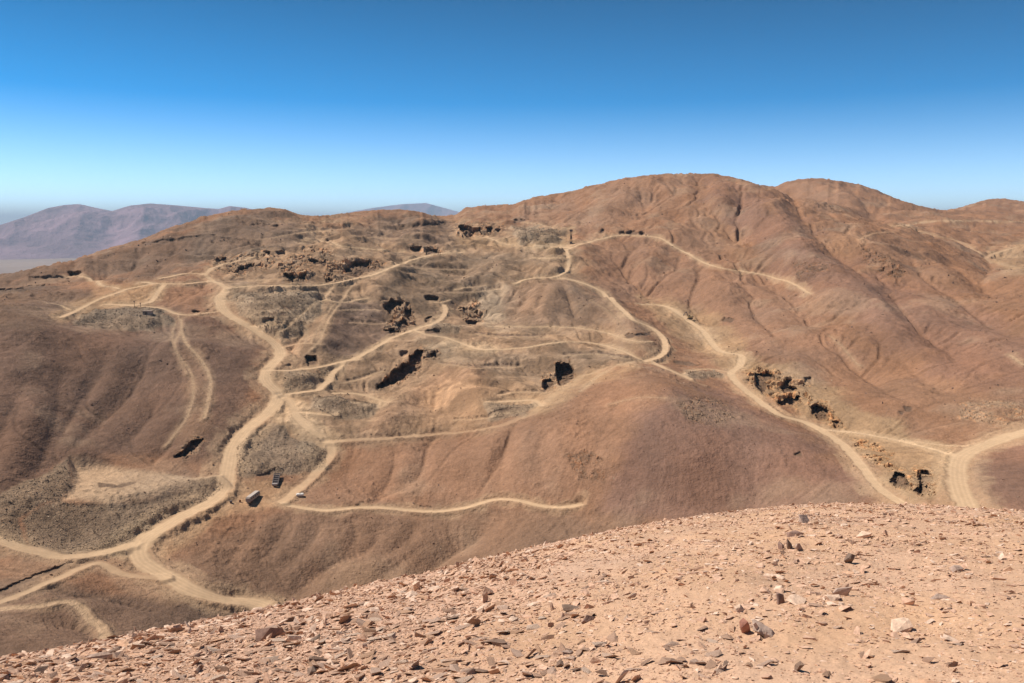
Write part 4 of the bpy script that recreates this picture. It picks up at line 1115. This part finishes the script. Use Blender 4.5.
def rubble(name, A_, mat):
    x, y, z, s = A_; n_ = len(x)
    ax = rng.normal(size=(n_, 3)); q, _ = np.linalg.qr(rng.normal(size=(n_, 3, 3)))
    V, Fc, off = [], [], 0
    tid = rng.integers(0, 6, n_)
    for k in range(6):
        tv, tf = ROUGH_T[k]; m = np.nonzero(tid == k)[0]
        v = np.einsum('nij,kj->nki', q[m], tv)*s[m][:, None, None] + np.stack([x[m], y[m], z[m]+s[m]*.15], -1)[:, None, :]
        V.append(v.reshape(-1, 3)); Fc.append((tf[None]+(np.arange(len(m))*len(tv))[:, None, None]).reshape(-1, 3)+off); off += len(m)*len(tv)
    return mesh_from(name, np.concatenate(V), np.concatenate(Fc), mat, None, smooth=False)
ROUGH_T = [hull_mesh(hull_template(700+k, flat=.7, pts_n=8)) for k in range(6)]
M_RUB = stone_mat("rubble", [(0, (.33,.24,.16)), (.25, (.38,.27,.18)), (.5, (.27,.19,.13)), (.68, (.42,.31,.21)), (.85, (.33,.21,.14)), (.95, (.48,.38,.27))], 'island')
M_RUB2 = stone_mat("slope_stones", [(0, (.24,.145,.10)), (.25, (.30,.18,.12)), (.5, (.20,.125,.09)), (.68, (.33,.21,.14)), (.85, (.17,.11,.085)), (.95, (.40,.28,.19))], 'island')
tag(rubble('rubble', X1, M_RUB), "loose grey rubble on the waste heaps and crags", None, kind='stuff')
tag(rubble('scattered_stones', X2, M_RUB2), "small brown stones strewn over the slopes", None, kind='stuff')

# ------------------------------------------------------------------ things left among the diggings
def simple_mat(name, col, rough=.6, metal=0, dirt=.2):
    m, n, l, b = mat_new(name)
    t = n.new("ShaderNodeTexNoise"); t.inputs['Scale'].default_value = 1.5; t.inputs['Detail'].default_value = 6
    tcn = n.new("ShaderNodeTexCoord"); l.new(tcn.outputs['Object'], t.inputs['Vector'])
    mx = n.new("ShaderNodeMix"); mx.data_type = 'RGBA'
    mx.inputs['A'].default_value = (*col, 1); mx.inputs['B'].default_value = (col[0]*.5+.17, col[1]*.5+.11, col[2]*.5+.07, 1)
    l.new(t.outputs['Fac'], mx.inputs['Factor']); l.new(mx.outputs['Result'], b.inputs['Base Color'])
    b.inputs['Roughness'].default_value = rough; b.inputs['Metallic'].default_value = metal; b.inputs['Specular IOR Level'].default_value = .3
    return m
M_WHITE = simple_mat("weathered_white", (.62,.58,.54)); M_DKGREY = simple_mat("dark_steel", (.06,.065,.08), .5); M_RUBBER = simple_mat("rubber", (.03,.03,.03), .9)
M_GLASS = simple_mat("dark_glass", (.03,.035,.04), .15); M_YEL = simple_mat("faded_yellow_paint", (.55,.40,.18)); M_WOOD = simple_mat("old_timber", (.16,.10,.06), .9); M_RUST = simple_mat("rust", (.35,.16,.07), .9)
class MB:
    def __init__(s): s.bm = bmesh.new()
    def box(s, cx, cy, cz, sx, sy, sz, bev=0, rot=None):
        r = bmesh.ops.create_cube(s.bm, size=1); vs_ = r['verts']
        M = Matrix.Translation((cx, cy, cz)) @ (rot.to_matrix().to_4x4() if rot else Matrix()) @ Matrix.Diagonal((sx, sy, sz, 1))
        bmesh.ops.transform(s.bm, matrix=M, verts=vs_)
        if bev: bmesh.ops.bevel(s.bm, geom=list({e for v in vs_ for e in v.link_edges}), offset=bev, segments=3, affect='EDGES')
        return s
    def bar(s, a, b, w):
        a, b = Vector(a), Vector(b); d = b-a
        q = d.to_track_quat('Z', 'Y')
        r = bmesh.ops.create_cube(s.bm, size=1)
        bmesh.ops.transform(s.bm, matrix=Matrix.Translation((a+b)/2) @ q.to_matrix().to_4x4() @ Matrix.Diagonal((w, w, d.length, 1)), verts=r['verts'])
        return s
    def cyl(s, c_, r_, h, axis='Z', seg=20, r2=None):
        q = {'Z': Matrix(), 'Y': Matrix.Rotation(math.pi/2, 4, 'X'), 'X': Matrix.Rotation(math.pi/2, 4, 'Y')}[axis]
        r = bmesh.ops.create_cone(s.bm, cap_ends=True, segments=seg, radius1=r_, radius2=r_ if r2 is None else r2, depth=h)
        bmesh.ops.transform(s.bm, matrix=Matrix.Translation(c_) @ q, verts=r['verts']); return s
    def build(s, name, mat, parent=None):
        me = bpy.data.meshes.new(name); s.bm.to_mesh(me); s.bm.free(); me.materials.append(mat)
        o = bpy.data.objects.new(name, me); COL.objects.link(o)
        if parent: o.parent = parent
        return o
def spot(u, v, du=0, dv=0):
    p = hit(u, v)[0]
    return Vector((p[0], p[1], float(zat(np.array([p[0]]), np.array([p[1]]))[0])))
def root(name, loc, rz, label, cat, group=None):
    o = bpy.data.objects.new(name, None); COL.objects.link(o); o.location = loc; o.rotation_euler = (0, 0, rz)
    return tag(o, label, cat, group)
def aim(a, b): d = b-a; return math.atan2(d.y, d.x), math.hypot(d.x, d.y)

# long pale trailer on the sandy clearing
a, b = spot(248, 505.5), spot(258, 495)
rz, L = aim(a, b); L = min(max(L, 10), 14.5)
t = root('trailer', (a+b)/2, rz, "long pale grey round ended trailer parked on the sandy clearing", "trailer")
M_TRL = simple_mat('dusty_grey_paint', (.40,.35,.31))
MB().box(0, 0, 2.0, L, 2.7, 2.5, .38).build('body', M_TRL, t)
MB().box(0, 0, 3.28, L*.86, 2.2, .14, .04).build('roof', simple_mat('pale_roof', (.50,.44,.39)), t)
MB().box(0, 0, .72, L*.92, 1.1, .22).build('chassis', M_DKGREY, t)
for k in range(5):
    f = MB().box(-L*.36+k*L*.18, -1.345, 2.35, L*.11, .06, .75, .02).build('window', M_GLASS, t)
MB().box(L*.5-.02, 0, 1.95, .07, 1.1, 1.9, .02).build('door', M_GLASS, t)
for sx in (-.34, .26, .36):
    for sy in (-1, 1): MB().cyl((sx*L, sy*1.15, .5), .5, .34, 'Y').build('wheel', M_RUBBER, t)
MB().bar((-L*.5, 0, .7), (-L*.5-1.4, 0, .6), .16).build('tow_bar', M_DKGREY, t)

# dark ribbed loading frame beside the grey heap
g = spot(275, 486)
h_ = math.atan2(g.x, g.y)
t = root('ribbed_frame', g, R(8), "dark ribbed metal frame slanting up beside the grey gravel heap", "metal frame")
HH, LL, WW = 3.2, 8.5, 2.9
for sx in (-1, 1): MB().bar((sx*WW/2, 0, .7), (sx*WW/2, LL, HH+.8), .35).build('rail', M_DKGREY, t)
for k in range(7):
    f = k/6; MB().bar((-WW/2, LL*f, .75+(HH+.1)*f), (WW/2, LL*f, .75+(HH+.1)*f), .42).build('rib', M_DKGREY, t)
for sx in (-1, 1):
    for f in (.08, .55, .97): MB().bar((sx*WW*.48, LL*f, -.4), (sx*WW*.48, LL*f, .6+(HH+.1)*f), .28).build('leg', M_DKGREY, t)
MB().box(0, -.5, 1.1, 2.6, 1.2, .9, .08).build('hopper', simple_mat("pale_steel", (.45, .42, .4)), t)
MB().box(0, LL*.5, .75+(HH)*.5-.25, WW*.9, LL*.98, .12, rot=Euler((math.atan2(HH+.1, LL), 0, 0))).build('deck', M_DKGREY, t)

# small white tank lying at the start of the bench road
t = tag(MB().box(0, 0, .7, 3.8, 2.2, 1.3, .3).build('water_tank', simple_mat("white_paint", (.8, .76, .7))), "small white slab shaped tank at the left end of the bench road", "tank")
t.location = spot(300, 496); t.rotation_euler = (0, 0, R(12))
MB().cyl((0, 0, 1.46), .35, .16).build('lid', M_WHITE, t)

# rusty drums near the trailer
for (u, v, lab) in ((231, 503, "dark drum farthest left of the pale trailer"), (240, 502, "rust brown drum just left of the pale trailer")):
    t = tag(MB().cyl((0, 0, .6), .55, 1.2).build('drum', M_RUST if u == 240 else M_DKGREY), lab, "drum", "drums left of the pale trailer")
    t.location = spot(u, v)
    rr_ = MB()
    for zz in (.3, .62, .95): rr_.cyl((0, 0, zz), .58, .05)
    rr_.build('hoop', M_DKGREY, t)

# excavator working at the head of the right hand track
g = spot(690, 319)
t = root('excavator', g, R(8), "small pale excavator with raised dark boom where the right track begins", "excavator")
for sy in (-1, 1): MB().box(0, sy*1.2, .5, 4.6, .7, 1.0, .25).build('crawler_track', M_RUBBER, t)
MB().box(.3, 0, 1.9, 4.6, 2.7, 1.5, .2).build('body', M_YEL, t)
cb = MB().box(-1.2, -.8, 3.1, 1.7, 1.1, 1.3, .12).build('cab', M_YEL, t); MB().box(-1.4, -1.38, 3.2, 1.1, .06, .8).build('window', M_GLASS, cb)
MB().box(2.3, 0, 2.1, .9, 2.5, 1.3, .2).build('counterweight', M_DKGREY, t)
MB().bar((-1.8, .2, 2.3), (-3.6, .2, 6.6), .5).build('boom', M_DKGREY, t); MB().bar((-3.6, .2, 6.6), (-5.6, .2, 4.2), .4).build('arm', M_DKGREY, t); MB().box(-5.8, .2, 3.6, .9, 1.1, 1.0, .15).build('bucket', M_DKGREY, t)

# dark timber chute tower on the skyline bench
g = spot(571, 243.5)
t = root('chute_tower', g, 0, "thin dark tower standing above the pale switchback near the skyline bench", "tower")
H_ = 15.5
for sx in (-1, 1):
    for sy in (-1, 1): MB().bar((sx*1.1, sy*1.1, -1), (sx*.7, sy*.7, H_), .35).build('leg', M_WOOD, t)
bb = MB()
for k in range(5):
    z0, z1 = k*3.0+.5, k*3.0+3.2
    bb.bar((-1, -1, z0), (1, -1, z1), .2).bar((1, 1, z0), (-1, 1, z1), .2).bar((-1, 1, z0), (-1, -1, z1), .2).bar((1, -1, z0), (1, 1, z1), .2)
bb.build('bracing', M_WOOD, t)
MB().box(0, 0, H_-.4, 3.4, 2.8, 2.4, .1).build('hopper', M_DKGREY, t); MB().box(0, 0, 7.4, 1.9, 1.9, 4.2, .1).build('chute', M_DKGREY, t); MB().box(0, 0, .9, 2.8, 2.6, 2.2, .1).build('bin', M_DKGREY, t)

# hut and two posts on the left bench
g = spot(148, 314.5)
t = root('hut', g, R(-6), "tiny hut with a black doorway on the crest of the left mound", "hut")
MB().box(0, 0, 1.3, 6.5, 3, 2.8).build('wall', simple_mat("plaster", (.40, .31, .24)), t)
MB().box(0, 0, 2.8, 7, 3.6, .18).build('roof', simple_mat('dusty_tin', (.30,.23,.18)), t)
MB().box(-.6, -1.52, 1.1, 2.2, .08, 2.1).build('door', M_GLASS, t); MB().box(-2.4, -1.52, 1.6, .8, .08, .8).build('window', M_GLASS, t)
for (u, v, hh, lab) in ((134.5, 307, 4.2, "taller dark post at the roadside behind the tiny hut"), (140.5, 307, 3.0, "shorter dark post with a knob top behind the tiny hut")):
    g = spot(u, v)
    t = root('post', g, 0, lab, "post", "roadside posts behind the hut")
    MB().cyl((0, 0, hh/2), .17, hh).build('shaft', M_WOOD, t); MB().box(0, 0, hh, .9, .25, .9, .04).build('cap', M_DKGREY, t)
